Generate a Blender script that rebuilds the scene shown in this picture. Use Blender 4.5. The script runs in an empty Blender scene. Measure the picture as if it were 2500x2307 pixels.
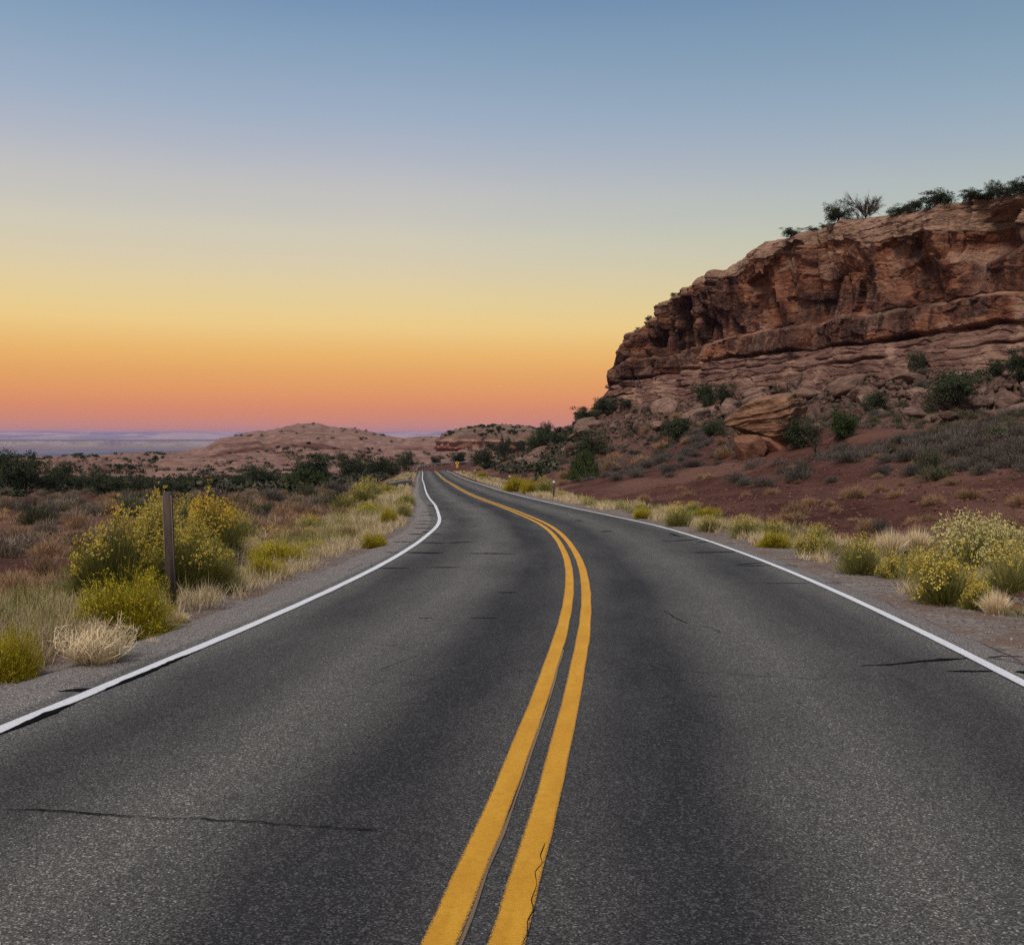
import bpy, math, random
import numpy as np
rnd = random.Random(11)
RG = np.random.default_rng(7)
C = bpy.context.scene.collection
R_ = math.radians

# ------------------------------------------------------------------ camera model (the lens sits at the world origin)
F, CXP, CYP, HOR = 2400., 1250., 1153.5, 1070.
PITCH = math.atan((CYP - HOR) / F)
def ray(u, v):
    a = (u - CXP) / F; b = (CYP - v) / F
    d = np.array([a, math.cos(PITCH) + b * math.sin(PITCH), -math.sin(PITCH) + b * math.cos(PITCH)])
    return d / d[1]
def z_of(v, y):                      # height of a sight line at distance y
    b = (CYP - np.asarray(v, float)) / F
    return y * (-math.sin(PITCH) + b * math.cos(PITCH)) / (math.cos(PITCH) + b * math.sin(PITCH))
def x_of(u, y): return (u - CXP) / F * y

# ------------------------------------------------------------------ noise
def h2(ix, iy, seed):
    with np.errstate(over='ignore'):
        n = ix.astype(np.int64) * 374761393 + iy.astype(np.int64) * 668265263 + seed * 1442695041
        n = (n ^ (n >> 13)) * 1274126177
        n = n & 0xffffffff
        n = (n ^ (n >> 15)) * 2246822519 & 0xffffffff
        n = n ^ (n >> 13)
    return (n & 0xffffff) / float(0xffffff)
def vn(x, y, seed=0):
    x = np.asarray(x, float); y = np.asarray(y, float)
    ix = np.floor(x); iy = np.floor(y); fx = x - ix; fy = y - iy
    fx = fx * fx * fx * (fx * (fx * 6 - 15) + 10); fy = fy * fy * fy * (fy * (fy * 6 - 15) + 10)
    a = h2(ix, iy, seed); b = h2(ix + 1, iy, seed); c = h2(ix, iy + 1, seed); d = h2(ix + 1, iy + 1, seed)
    return (a + (b - a) * fx + (c - a) * fy + (a - b - c + d) * fx * fy) * 2 - 1
def fbm(x, y, o=4, seed=0, g=.5):
    s = 0; a = 1; t = 0
    for i in range(o):
        s = s + a * vn(x, y, seed + i * 17); t += a; a *= g
        x, y = x * 1.62 - y * 1.21 + 3.1, x * 1.21 + y * 1.62 - 1.7
    return s / t
def worley(x, y, seed=0):
    ix = np.floor(x); iy = np.floor(y)
    f1 = np.full(x.shape, 9.); f2 = np.full(x.shape, 9.); cid = np.zeros(x.shape); dx = np.zeros(x.shape); dy = np.zeros(x.shape)
    for i in (-1, 0, 1):
        for j in (-1, 0, 1):
            a = ix + i; b = iy + j
            px = a + h2(a, b, seed); py = b + h2(a, b, seed + 5)
            d = np.hypot(x - px, y - py); m = d < f1
            f2 = np.where(m, f1, np.minimum(f2, d)); f1 = np.where(m, d, f1)
            cid = np.where(m, h2(a, b, seed + 9), cid); dx = np.where(m, x - px, dx); dy = np.where(m, y - py, dy)
    return f1, f2, cid, dx, dy
def sm(a, b, x):
    t = np.clip((np.asarray(x, float) - a) / (b - a), 0, 1); return t * t * (3 - 2 * t)

# ------------------------------------------------------------------ mesh helpers
def tag(o, label=None, cat=None, group=None, kind=None):
    if label: o['label'] = label
    if cat: o['category'] = cat
    if group: o['group'] = group
    if kind: o['kind'] = kind
    return o
def mesh_data(name, V, faces, mat, smooth=False, attrs=None, uv=None):
    me = bpy.data.meshes.new(name)
    V = np.asarray(V, np.float32)
    fl = [np.asarray(f, np.int32) for f in faces if f is not None and len(f)]
    loops = np.concatenate([f.ravel() for f in fl]); tot = np.concatenate([np.full(len(f), f.shape[1], np.int32) for f in fl])
    me.vertices.add(len(V)); me.vertices.foreach_set('co', V.ravel())
    me.loops.add(len(loops)); me.loops.foreach_set('vertex_index', loops)
    me.polygons.add(len(tot)); st = np.concatenate([[0], np.cumsum(tot)[:-1]]).astype(np.int32)
    me.polygons.foreach_set('loop_start', st); me.polygons.foreach_set('loop_total', tot)
    if smooth: me.polygons.foreach_set('use_smooth', np.ones(len(tot), bool))
    for k, a in (attrs or {}).items():
        at = me.attributes.new(k, 'FLOAT', 'POINT'); at.data.foreach_set('value', np.asarray(a, np.float32).ravel())
    if uv is not None:
        l = me.uv_layers.new(name='UVMap'); l.data.foreach_set('uv', np.asarray(uv, np.float32)[loops].ravel())
    if mat: me.materials.append(mat)
    me.update(calc_edges=True); me.validate()
    return me
def link(name, me, parent=None, loc=None):
    o = bpy.data.objects.new(name, me); C.objects.link(o)
    if parent: o.parent = parent
    if loc is not None: o.location = loc
    return o
def mk(name, V, faces, mat, parent=None, smooth=False, attrs=None, uv=None):
    return link(name, mesh_data(name, V, faces, mat, smooth, attrs, uv), parent)
def empty(name, loc=(0, 0, 0), rz=0):
    o = bpy.data.objects.new(name, None); C.objects.link(o); o.location = loc; o.rotation_euler.z = rz
    o.empty_display_size = .2
    return o
def grid_q(n, m):                    # n rows of m points
    i = np.arange(n - 1)[:, None] * m + np.arange(m - 1)[None]
    return np.stack([i, i + 1, i + m + 1, i + m], -1).reshape(-1, 4)
class MB:
    def __init__(s): s.V = []; s.T = []; s.Q = []; s.n = 0
    def add(s, V, T=None, Q=None):
        V = np.asarray(V, float)
        if T is not None and len(T): s.T.append(np.asarray(T) + s.n)
        if Q is not None and len(Q): s.Q.append(np.asarray(Q) + s.n)
        s.V.append(V); s.n += len(V)
    def faces(s):
        return [np.concatenate(s.T) if s.T else None, np.concatenate(s.Q) if s.Q else None]
    def data(s, name, mat, smooth=False): return mesh_data(name, np.concatenate(s.V), s.faces(), mat, smooth)
    def build(s, name, mat, parent=None, smooth=False): return link(name, s.data(name, mat, smooth), parent)
    def tube(s, pts, rad, k=7, cap=True):
        pts = np.asarray(pts, float); n = len(pts); rad = np.broadcast_to(np.asarray(rad, float), (n,))
        tg = np.gradient(pts, axis=0); tg /= np.linalg.norm(tg, axis=1)[:, None] + 1e-9
        up = np.where(np.abs(tg[:, 2:3]) > .9, [[1., 0, 0]], [[0, 0, 1.]])
        a = np.cross(tg, up); a /= np.linalg.norm(a, axis=1)[:, None] + 1e-9; b = np.cross(tg, a)
        th = np.arange(k) * 2 * math.pi / k
        V = (pts[:, None] + rad[:, None, None] * (a[:, None] * np.cos(th)[None, :, None] + b[:, None] * np.sin(th)[None, :, None])).reshape(-1, 3)
        i = np.arange(n - 1)[:, None] * k; j = np.arange(k)[None]; j2 = (j + 1) % k
        Q = np.stack([i + j, i + j2, i + k + j2, i + k + j], -1).reshape(-1, 4)
        T = []
        if cap:
            V = np.concatenate([V, pts[:1], pts[-1:]]); q = np.arange(k)
            T = np.concatenate([np.stack([(q + 1) % k, q, np.full(k, n * k)], 1), np.stack([(n - 1) * k + q, (n - 1) * k + (q + 1) % k, np.full(k, n * k + 1)], 1)])
        s.add(V, T, Q)
    def box(s, c, size, bev=.006, rz=0):
        # box with chamfered vertical and top edges
        x, y, z = [q / 2 for q in size]; b = min(bev, x * .4, y * .4, z * .4)
        ring = lambda x, y, z: [(-x + b, -y, z), (x - b, -y, z), (x, -y + b, z), (x, y - b, z), (x - b, y, z), (-x + b, y, z), (-x, y - b, z), (-x, -y + b, z)]
        V = np.array(ring(x, y, -z) + ring(x, y, z - b) + ring(x - b, y - b, z))
        Q = [(r * 8 + i, r * 8 + (i + 1) % 8, r * 8 + 8 + (i + 1) % 8, r * 8 + 8 + i) for r in (0, 1) for i in range(8)]
        Q += [(16, 17, 22, 23), (17, 18, 21, 22), (18, 19, 20, 21), (7, 6, 1, 0), (6, 5, 2, 1), (5, 4, 3, 2)]
        cz, sz = math.cos(rz), math.sin(rz)
        V = np.stack([V[:, 0] * cz - V[:, 1] * sz, V[:, 0] * sz + V[:, 1] * cz, V[:, 2]], 1) + np.asarray(c)
        s.add(V, None, Q)
def blade_arrays(base, tip, w, sag, rng, side=None):
    """Narrow tapering blades, bent in the middle."""
    n = len(base); d = tip - base
    mid = base + d * .55 + sag
    if side is None:
        a = rng.uniform(0, 2 * math.pi, n); side = np.stack([np.cos(a), np.sin(a), rng.uniform(-.3, .3, n)], 1)
    w = np.broadcast_to(np.asarray(w, float), (n,))[:, None] * .5
    V = np.stack([base - side * w, base + side * w, mid - side * w * .8, mid + side * w * .8, tip], 1).reshape(-1, 3)
    o = np.arange(n)[:, None] * 5
    T = np.concatenate([o + np.array([0, 1, 3]), o + np.array([0, 3, 2]), o + np.array([2, 3, 4])], 1).reshape(-1, 3)
    return V, T
def leaf_arrays(c, size, rng, asp=.55):
    """Small randomly turned leaf quads."""
    n = len(c); a = rng.normal(size=(n, 3)); a /= np.linalg.norm(a, axis=1)[:, None]
    b = np.cross(a, rng.normal(size=(n, 3))); b /= np.linalg.norm(b, axis=1)[:, None] + 1e-9
    s = np.broadcast_to(np.asarray(size, float), (n,))[:, None]
    V = np.stack([c - a * s, c + b * s * asp, c + a * s, c - b * s * asp], 1).reshape(-1, 3)
    Q = np.arange(n)[:, None] * 4 + np.array([0, 1, 2, 3])
    return V, Q

# ------------------------------------------------------------------ materials
def lin(r, g, b):
    f = lambda c: (c / 255 / 12.92) if c / 255 <= .04045 else ((c / 255 + .055) / 1.055) ** 2.4
    return (f(r), f(g), f(b), 1)
class NT:
    def __init__(s, name, rough=.85, spec=.25):
        s.m = bpy.data.materials.new(name); s.m.use_nodes = True; s.t = s.m.node_tree; s.b = s.t.nodes['Principled BSDF']
        s.b.inputs['Roughness'].default_value = rough; s.b.inputs['Specular IOR Level'].default_value = spec
    def n(s, typ, **kw):
        nd = s.t.nodes.new(typ)
        for k, v in kw.items():
            if k in nd.inputs: s.set(nd.inputs[k], v)
            else: setattr(nd, k, v)
        return nd
    def set(s, inp, v):
        if isinstance(v, bpy.types.NodeSocket): s.t.links.new(v, inp)
        else: inp.default_value = v
    def attr(s, name): return s.n('ShaderNodeAttribute', attribute_name=name).outputs['Fac']
    def obj(s): return s.n('ShaderNodeTexCoord').outputs['Object']
    def uv(s): return s.n('ShaderNodeTexCoord').outputs['UV']
    def map(s, vec, scale=(1, 1, 1), loc=(0, 0, 0)):
        m = s.n('ShaderNodeMapping'); s.set(m.inputs['Vector'], vec); m.inputs['Scale'].default_value = scale; m.inputs['Location'].default_value = loc
        return m.outputs[0]
    def noise(s, vec, scale, detail=4, rough=.55, dist=0):
        m = s.n('ShaderNodeTexNoise'); s.set(m.inputs['Vector'], vec)
        m.inputs['Scale'].default_value = scale; m.inputs['Detail'].default_value = detail; m.inputs['Roughness'].default_value = rough; m.inputs['Distortion'].default_value = dist
        return m.outputs['Fac']
    def vor(s, vec, scale, feature='F1', out='Distance', rand=1):
        m = s.n('ShaderNodeTexVoronoi', feature=feature); s.set(m.inputs['Vector'], vec); m.inputs['Scale'].default_value = scale; m.inputs['Randomness'].default_value = rand
        return m.outputs[out]
    def rng(s, v, a, b, c=0., d=1., smooth=True):
        m = s.n('ShaderNodeMapRange'); m.interpolation_type = 'SMOOTHSTEP' if smooth else 'LINEAR'
        s.set(m.inputs['Value'], v)
        for k, x in zip(('From Min', 'From Max', 'To Min', 'To Max'), (a, b, c, d)): m.inputs[k].default_value = x
        return m.outputs[0]
    def math(s, op, a, b=0.):
        m = s.n('ShaderNodeMath', operation=op); s.set(m.inputs[0], a); s.set(m.inputs[1], b); return m.outputs[0]
    def mix(s, f, a, b, typ='MIX'):
        m = s.n('ShaderNodeMix', data_type='RGBA', blend_type=typ)
        s.set(m.inputs[0], f); s.set(m.inputs[6], a if isinstance(a, bpy.types.NodeSocket) else tuple(a[:3]) + (1,)); s.set(m.inputs[7], b if isinstance(b, bpy.types.NodeSocket) else tuple(b[:3]) + (1,))
        return m.outputs[2]
    def ramp(s, f, stops):
        m = s.n('ShaderNodeValToRGB'); s.set(m.inputs[0], f); e = m.color_ramp.elements
        while len(e) < len(stops): e.new(.5)
        for q, (p, c) in zip(e, stops): q.position = p; q.color = tuple(c[:3]) + (1,) if not isinstance(c, (int, float)) else (c, c, c, 1)
        return m.outputs[0]
    def grey(s, f):
        m = s.n('ShaderNodeCombineColor')
        for i in range(3): s.set(m.inputs[i], f)
        return m.outputs[0]
    def done(s, col, bump=None, dist=.02, strength=1.):
        s.set(s.b.inputs['Base Color'], col)
        if bump is not None:
            bp = s.n('ShaderNodeBump'); s.set(bp.inputs['Height'], bump); bp.inputs['Distance'].default_value = dist; bp.inputs['Strength'].default_value = strength
            s.t.links.new(bp.outputs[0], s.b.inputs['Normal'])
        return s.m

def m_ground():
    t = NT('desert_ground', .95, .1); p = t.obj()
    big = t.noise(p, .09, 5, .6); mid = t.noise(p, .7, 5, .6); fine = t.noise(p, 7., 5, .65)
    soil = t.mix(t.rng(mid, .35, .68), (.062, .024, .018), (.120, .050, .037))
    soil = t.mix(t.rng(big, .45, .62, 0, .5), soil, (.235, .125, .09))
    soil = t.mix(t.rng(fine, .45, .7, 0, .55), soil, (.075, .032, .026))
    st = t.vor(p, 9.); sc = t.vor(p, 9., out='Color')
    stone = t.math('MULTIPLY', t.rng(st, .22, .30, 1, 0), t.rng(t.n('ShaderNodeSeparateColor', Color=sc).outputs[0], .86, .9))
    soil = t.mix(stone, soil, (.22, .13, .10))
    # rocky talus
    rk = t.mix(t.rng(t.noise(p, 1.4, 6, .65), .38, .62), (.062, .036, .028), (.160, .100, .078))
    rk = t.mix(t.rng(t.noise(t.map(p, (1, 1, 5)), .8, 4, .6), .5, .66, 0, .8), rk, (.15, .065, .048))
    col = t.mix(t.attr('talus'), soil, rk)
    # slickrock
    wv = t.noise(t.map(p, (.35, .35, 2.6)), .8, 5, .6, .5)
    sl = t.mix(t.rng(wv, .35, .65), (.175, .096, .074), (.285, .170, .134))
    sl = t.mix(t.rng(t.noise(p, .12, 6, .65), .52, .6, 0, .8), sl, (.165, .09, .07))
    sl = t.mix(t.rng(t.noise(t.map(p, (1, 1, 3)), .35, 6, .7), .58, .64, 0, .85), sl, (.06, .048, .036))
    col = t.mix(t.attr('slick'), col, sl)
    fr = t.mix(t.rng(t.noise(t.map(p, (.0015, .004, .01)), 1., 6, .6), .4, .6), (.070, .068, .095), (.145, .132, .165))  # far plain: blue distance haze tinted into its colour
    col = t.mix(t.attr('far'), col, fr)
    # shoulder gravel
    gv = t.vor(p, 38., out='Color'); gs = t.n('ShaderNodeSeparateColor', Color=gv).outputs[0]
    gr = t.mix(gs, (.12, .098, .087), (.34, .295, .265))
    gr = t.mix(t.rng(t.noise(p, 1.1, 5, .6), .4, .65), gr, (.20, .135, .105))
    gm = t.math('ADD', t.attr('gravel'), t.rng(t.noise(p, 2.2, 5, .7), .3, .7, -.35, .35))
    col = t.mix(t.rng(gm, .25, .55), col, gr)
    h = t.math('ADD', t.math('MULTIPLY', fine, .6), t.math('MULTIPLY', t.vor(p, 24.), -.5))
    h = t.math('ADD', h, t.math('MULTIPLY', t.noise(p, 2.4, 6, .75), 2.6))
    return t.done(col, h, .08, 1.)
def m_asphalt():
    t = NT('asphalt', .88, .25); u = t.uv(); sx = t.n('ShaderNodeSeparateXYZ'); t.set(sx.inputs[0], u)
    lat, lon = sx.outputs[0], sx.outputs[1]
    wob = t.math('MULTIPLY', t.math('SUBTRACT', t.noise(t.map(u, (.5, .10, 1)), 1., 4, .6), .5), .7)
    a = t.math('DIVIDE', t.math('ABSOLUTE', t.math('ADD', lat, wob)), 5.)
    k = t.ramp(a, [(0, .30), (.05, .28), (.105, .09), (.17, .06), (.25, .48), (.34, .72), (.42, .46), (.50, .22), (.56, .26), (.63, .64), (.70, .8), (1, .8)])
    k = t.math('ADD', t.n('ShaderNodeSeparateColor', Color=k).outputs[0], t.math('MULTIPLY', t.math('SUBTRACT', t.noise(t.map(u, (1, .25, 1)), .9, 6, .65), .5), .9))
    base = t.mix(t.rng(k, 0, 1, 0, 1, False), (.022, .022, .025), (.142, .135, .122))
    sh = t.rng(t.math('ABSOLUTE', lat), 3.42, 3.5)
    base = t.mix(t.math('MULTIPLY', sh, .85), base, t.mix(t.noise(u, 3., 5, .7), (.15, .132, .122), (.24, .212, .195)))
    v = t.n('ShaderNodeSeparateColor', Color=t.vor(u, 150., out='Color')).outputs[0]
    gr = t.ramp(v, [(0, .25), (.5, .7), (.82, 1.3), (.95, 2.4), (1, 4.2)])
    col = t.mix(.9, base, gr, 'MULTIPLY')
    v2 = t.n('ShaderNodeSeparateColor', Color=t.vor(u, 95., out='Color')).outputs[1]
    col = t.mix(t.rng(v2, .91, .94), col, t.mix(v2, (.14, .132, .122), (.075, .072, .07)))
    spot = t.rng(t.noise(t.map(u, (1, .7, 1)), 2.6, 5, .7), .60, .70)
    col = t.mix(t.math('MULTIPLY', spot, .45), col, (.022, .022, .024))
    gr2 = t.rng(t.noise(u, 420., 3, .7), .3, .7, .4, 1.6, False)
    col = t.mix(.8, col, t.grey(gr2), 'MULTIPLY')
    tarry = t.math('MULTIPLY', t.rng(t.math('ADD', lat, t.math('MULTIPLY', t.math('SUBTRACT', t.noise(u, 4., 5, .75), .5), .34)), 3.80, 3.86), t.rng(t.noise(u, 30., 4, .7), .36, .5))
    col = t.mix(t.math('MULTIPLY', tarry, .85), col, (.014, .013, .013))
    # hairline cracking, patchy
    cd = t.vor(t.map(u, (1, .8, 1)), 1.1, 'DISTANCE_TO_EDGE'); wn = t.noise(u, 5., 4, .7)
    ck = t.math('MULTIPLY', t.rng(t.math('ADD', cd, t.math('MULTIPLY', t.math('SUBTRACT', wn, .5), .05)), .002, .008, 1, 0), t.rng(t.noise(u, .32, 3), .56, .64))
    col = t.mix(t.math('MULTIPLY', ck, .75), col, (.012, .012, .013))
    h = t.math('ADD', t.math('MULTIPLY', t.vor(u, 85.), -1.), t.math('MULTIPLY', t.noise(u, 240., 2), .8))
    return t.done(col, h, .008, .8)
def m_paint(name, c1, c2, wear=.66):
    t = NT(name, .7, .3); uv = t.uv(); u = t.map(uv, (.07, 1, 1))
    n = t.noise(u, 170., 5, .8); b = t.noise(t.map(u, (2, .6, 1)), 2., 5, .65); m = t.noise(u, 22., 5, .7)
    col = t.mix(t.rng(b, .3, .7), c1, c2)
    col = t.mix(t.rng(n, .38, .66, 0, .62), col, tuple(q * .42 for q in c1))
    col = t.mix(t.rng(m, .45, .7, 0, .35), col, tuple(q * .55 for q in c1))
    sx = t.n('ShaderNodeSeparateXYZ'); t.set(sx.inputs[0], uv)
    edge = t.rng(t.math('ABSOLUTE', sx.outputs[0]), .60, 1., 0, .27)
    chip = t.rng(t.math('ADD', t.math('ADD', t.noise(u, 110., 4, .8), t.math('MULTIPLY', t.math('SUBTRACT', b, .5), .3)), edge), wear, wear + .06)
    col = t.mix(chip, col, (.045, .043, .043))
    return t.done(col, n, .006, .8)
def m_flat(name, c, c2=None, scale=6., rough=.8, bump=0, spec=.3, metal=0, stretch=(1, 1, 1)):
    t = NT(name, rough, spec); p = t.map(t.obj(), stretch); n = t.noise(p, scale, 5, .65)
    t.b.inputs['Metallic'].default_value = metal
    return t.done(t.mix(t.rng(n, .3, .7), c, c2 or tuple(q * .7 for q in c)), n if bump else None, bump or .01)
def m_leaf(name, c1, c2, c3=None, var=.25, trans=.0):
    t = NT(name, .8, .12)
    isl = t.n('ShaderNodeNewGeometry').outputs['Random Per Island']; ob = t.n('ShaderNodeObjectInfo').outputs['Random']
    col = t.mix(isl, c1, c2)
    if c3: col = t.mix(t.rng(t.noise(t.obj(), 2.2, 3), .5, .65), col, c3)
    v = t.math('ADD', 1 - var, t.math('MULTIPLY', ob, 2 * var))
    col = t.mix(1., col, t.grey(v), 'MULTIPLY')
    t.done(col)
    return t.m
def m_cliff():
    t = NT('canyon_sandstone', .92, .12); p = t.obj()
    va, pa, bd = t.attr('varnish'), t.attr('pale'), t.attr('band')
    n1 = t.noise(p, .45, 6, .65); n2 = t.noise(t.map(p, (1, 1, 4.)), .7, 6, .65, .3); n3 = t.noise(p, 4., 6, .7)
    wall = t.mix(t.rng(n1, .35, .65), (.135, .052, .029), (.270, .118, .068))
    ben = t.mix(t.rng(n2, .35, .65), (.125, .066, .051), (.215, .126, .102))
    cap = t.mix(t.rng(n2, .36, .62), (.16, .09, .06), (.31, .195, .135))
    col = t.mix(t.rng(bd, .2, .8), ben, wall); col = t.mix(t.rng(bd, 1.2, 1.8), col, cap)
    col = t.mix(t.math('MULTIPLY', pa, .85), col, t.mix(n3, (.24, .135, .095), (.42, .275, .20)))
    st = t.noise(t.map(p, (1, 1, .07)), 1.5, 5, .7)
    vm = t.math('MULTIPLY', va, t.rng(st, .32, .58, .35, 1))
    col = t.mix(t.math('MULTIPLY', vm, .9), col, (.034, .019, .018))
    col = t.mix(t.rng(n3, .5, .75, 0, .5), col, (.085, .042, .031))
    wm = t.math('MULTIPLY', t.rng(bd, .3, .8), t.rng(bd, 1.2, 1.7, 1, 0)); n4 = t.noise(t.map(p, (1.2, 1.2, .3)), 1.3, 6, .7, .4)
    nb = t.math('ADD', t.math('MULTIPLY', n4, wm), t.math('MULTIPLY', n2, t.math('SUBTRACT', 1., wm)))
    h = t.math('ADD', t.math('MULTIPLY', nb, 1.5), t.math('MULTIPLY', n3, .35)); h = t.math('ADD', h, t.math('MULTIPLY', n1, 1.))
    h = t.math('ADD', h, t.math('MULTIPLY', t.math('MULTIPLY', t.vor(t.map(p, (1, 1, 1.4)), 1.1, 'DISTANCE_TO_EDGE'), .8), t.rng(bd, .2, .9)))
    return t.done(col, h, .35, .9)
def m_rock(name='sandstone_boulder', a=(.085, .050, .038), b=(.215, .138, .107)):
    t = NT(name, .92, .12); p = t.obj(); ob = t.n('ShaderNodeObjectInfo').outputs['Random']
    n = t.noise(t.map(p, (1, 1, 4)), 2.2, 6, .65, .4); n2 = t.noise(p, 6., 6, .7)
    col = t.mix(t.rng(n, .33, .66), a, b); col = t.mix(t.rng(n2, .48, .72, 0, .5), col, tuple(q * .6 for q in a))
    col = t.mix(1., col, t.grey(t.math('ADD', .72, t.math('MULTIPLY', ob, .5))), 'MULTIPLY')
    return t.done(col, t.math('ADD', n, t.math('MULTIPLY', n2, .4)), .12, .9)
def m_strata(name, stops, zscale, zoff, stretch=(.02, .02, .12)):
    t = NT(name, .93, .1); p = t.obj(); sx = t.n('ShaderNodeSeparateXYZ'); t.set(sx.inputs[0], p)
    w = t.math('MULTIPLY', t.math('SUBTRACT', t.noise(t.map(p, stretch), 1.5, 6, .65), .5), .35)
    f = t.math('ADD', t.math('MULTIPLY', t.math('SUBTRACT', sx.outputs[2], zoff), zscale), w)
    col = t.ramp(f, stops)
    n = t.noise(t.map(p, stretch), 12., 6, .7)
    col = t.mix(t.rng(n, .45, .7, 0, .45), col, (.12, .07, .06))
    return t.done(col, n, 1. / zscale * .15, .8)

# ------------------------------------------------------------------ the road: centre line found from the photograph, lens 1.55 m above it
ZK = np.array([-60, -20, 0, 6, 12, 20, 32, 50, 80, 120, 170, 230, 262, 400.])
ZV = np.array([.35, -.86, -1.55, -1.762, -1.977, -2.265, -2.685, -3.288, -4.188, -5.242, -6.395, -7.62, -7.80, -7.9])
_zy = np.arange(-60, 400, .25); _zz = np.interp(_zy, ZK, ZV)
_pad = np.pad(_zz, 24, mode='reflect', reflect_type='odd'); _ker = np.hanning(33); _ker /= _ker.sum()
_zz = np.convolve(_pad, _ker, 'same')[24:-24]
def Zr(y): return np.interp(y, _zy, _zz)
CP = np.array([(-9.5, -40), (-4.6, -20), (-1.75, -7), (-.59, 0), (-.098, 3.34), (.16, 5.39), (.36, 7.3), (.6, 9.43), (.71, 10.73), (.93, 13.77), (1.08, 16.91), (1.15, 20.15), (1.16, 24.5), (.95, 30.1), (.37, 36.7), (-.71, 47.3), (-2.3, 61.2), (-4.35, 82.1), (-6.25, 102.3), (-9.5, 136), (-13.95, 185.7), (-16.6, 214), (-17.9, 228), (-17.9, 238), (-15.6, 247), (-10, 254), (-1, 258.5), (14, 261.5), (36, 264), (70, 266)], float)
def catmull(P, n=16):
    out = []
    Q = np.concatenate([[2 * P[0] - P[1]], P, [2 * P[-1] - P[-2]]])
    for i in range(1, len(Q) - 2):
        p0, p1, p2, p3 = Q[i - 1:i + 3]
        t = np.linspace(0, 1, n, endpoint=False)[:, None]
        d = lambda a, b: max(np.linalg.norm(b - a) ** .5, 1e-3)
        t01, t12, t23 = d(p0, p1), d(p1, p2), d(p2, p3)
        m1 = (p2 - p1) + t12 * ((p1 - p0) / t01 - (p2 - p0) / (t01 + t12)); m2 = (p2 - p1) + t12 * ((p3 - p2) / t23 - (p3 - p1) / (t12 + t23))
        out.append((2 * t**3 - 3 * t**2 + 1) * p1 + (t**3 - 2 * t**2 + t) * m1 + (-2 * t**3 + 3 * t**2) * p2 + (t**3 - t**2) * m2)
    out.append(P[-1:]); return np.concatenate(out)
def resample(P, step):
    s = np.concatenate([[0], np.cumsum(np.linalg.norm(np.diff(P, axis=0), axis=1))]); n = int(s[-1] / step) + 1
    q = np.linspace(0, s[-1], n); return np.stack([np.interp(q, s, P[:, k]) for k in range(P.shape[1])], 1), q
RC, RS = resample(catmull(CP), .4)
_k = np.hanning(23); _k /= _k.sum(); RC = np.stack([np.convolve(np.pad(RC[:, k], 11, mode='reflect', reflect_type='odd'), _k, 'valid') for k in (0, 1)], 1)
RT = np.gradient(RC, axis=0); RT = np.stack([np.convolve(np.pad(RT[:, k], 4, mode='edge'), np.ones(9) / 9, 'valid') for k in (0, 1)], 1); RT /= np.linalg.norm(RT, axis=1)[:, None]
RN = np.stack([RT[:, 1], -RT[:, 0]], 1)                      # to the right
WL = np.interp(RC[:, 1], [0, 25, 34, 47, 63, 240], [3.27, 3.27, 3.13, 3.0, 2.9, 2.9])
WR = np.interp(RC[:, 1], [0, 8, 22, 29, 34, 42, 60, 240], [3.4, 3.4, 3.34, 3.25, 3.1, 2.95, 2.96, 2.9])
def road_near(x, y):
    x = np.asarray(x, float).ravel(); y = np.asarray(y, float).ravel()
    idx = np.zeros(len(x), int); step = 3; P = RC[::step]
    for i in range(0, len(x), 20000):
        d = (x[i:i + 20000, None] - P[None, :, 0]) ** 2 + (y[i:i + 20000, None] - P[None, :, 1]) ** 2
        idx[i:i + 20000] = d.argmin(1) * step
    idx = np.minimum(idx, len(RC) - 1)
    v = np.stack([x, y], 1) - RC[idx]
    lat = (v * RN[idx]).sum(1); al = (v * RT[idx]).sum(1)
    dist = np.hypot(v[:, 0], v[:, 1]); lat = np.where(np.abs(al) > 1.2, np.sign(lat) * dist, lat)
    return idx, lat, -lat - WL[idx], lat - WR[idx]

def sample(n, gen, cond, rng, batch=None):
    """n points from gen(k, rng) -> x, y that pass cond(x, y, rng)."""
    X, Y, k = [], [], 0
    for _ in range(400):
        x, y = gen(batch or max(400, 3 * n), rng); m = cond(x, y, rng) & (np.abs(x) < .56 * np.abs(y) + 3); X.append(x[m]); Y.append(y[m]); k += m.sum()
        if k >= n: break
    return np.concatenate(X)[:n], np.concatenate(Y)[:n]
# ------------------------------------------------------------------ the cliff line (foot of the wall) and the terrain
CLP = np.array([(112, -60), (95, -20), (71, 36), (58.5, 62), (47.6, 90), (39, 112), (32, 131), (24.5, 151), (19.2, 164), (17.6, 170), (18.4, 176), (23, 186), (36, 205), (62, 232), (120, 262)], float)
CL, CS = resample(catmull(CLP), .5)
CHB = np.interp(CL[:, 1], [-60, 36, 90, 130, 170, 190, 262], [9.5, 8.9, 7.9, 7.0, 5.6, 5.2, 5.0])
CPOLY = CL
def cliff_dist(x, y):
    x = np.asarray(x, float).ravel(); y = np.asarray(y, float).ravel(); P = CPOLY[::4]
    d = np.full(len(x), 999.); k = np.zeros(len(x), int)
    m = np.where((x > -80) & (x < 260) & (y > -90) & (y < 330))[0]
    for i in range(0, len(m), 20000):
        j = m[i:i + 20000]; q = (x[j, None] - P[None, :, 0]) ** 2 + (y[j, None] - P[None, :, 1]) ** 2
        k[j] = q.argmin(1) * 4; d[j] = np.sqrt(q.min(1))
    k = np.minimum(k, len(CL) - 1)
    t = np.gradient(CL, axis=0)[k]; nl = np.stack([-t[:, 1], t[:, 0]], 1)
    side = ((np.stack([x, y], 1) - CL[k]) * nl).sum(1)
    return d, k, side < 0                                      # True: behind the wall
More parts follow.
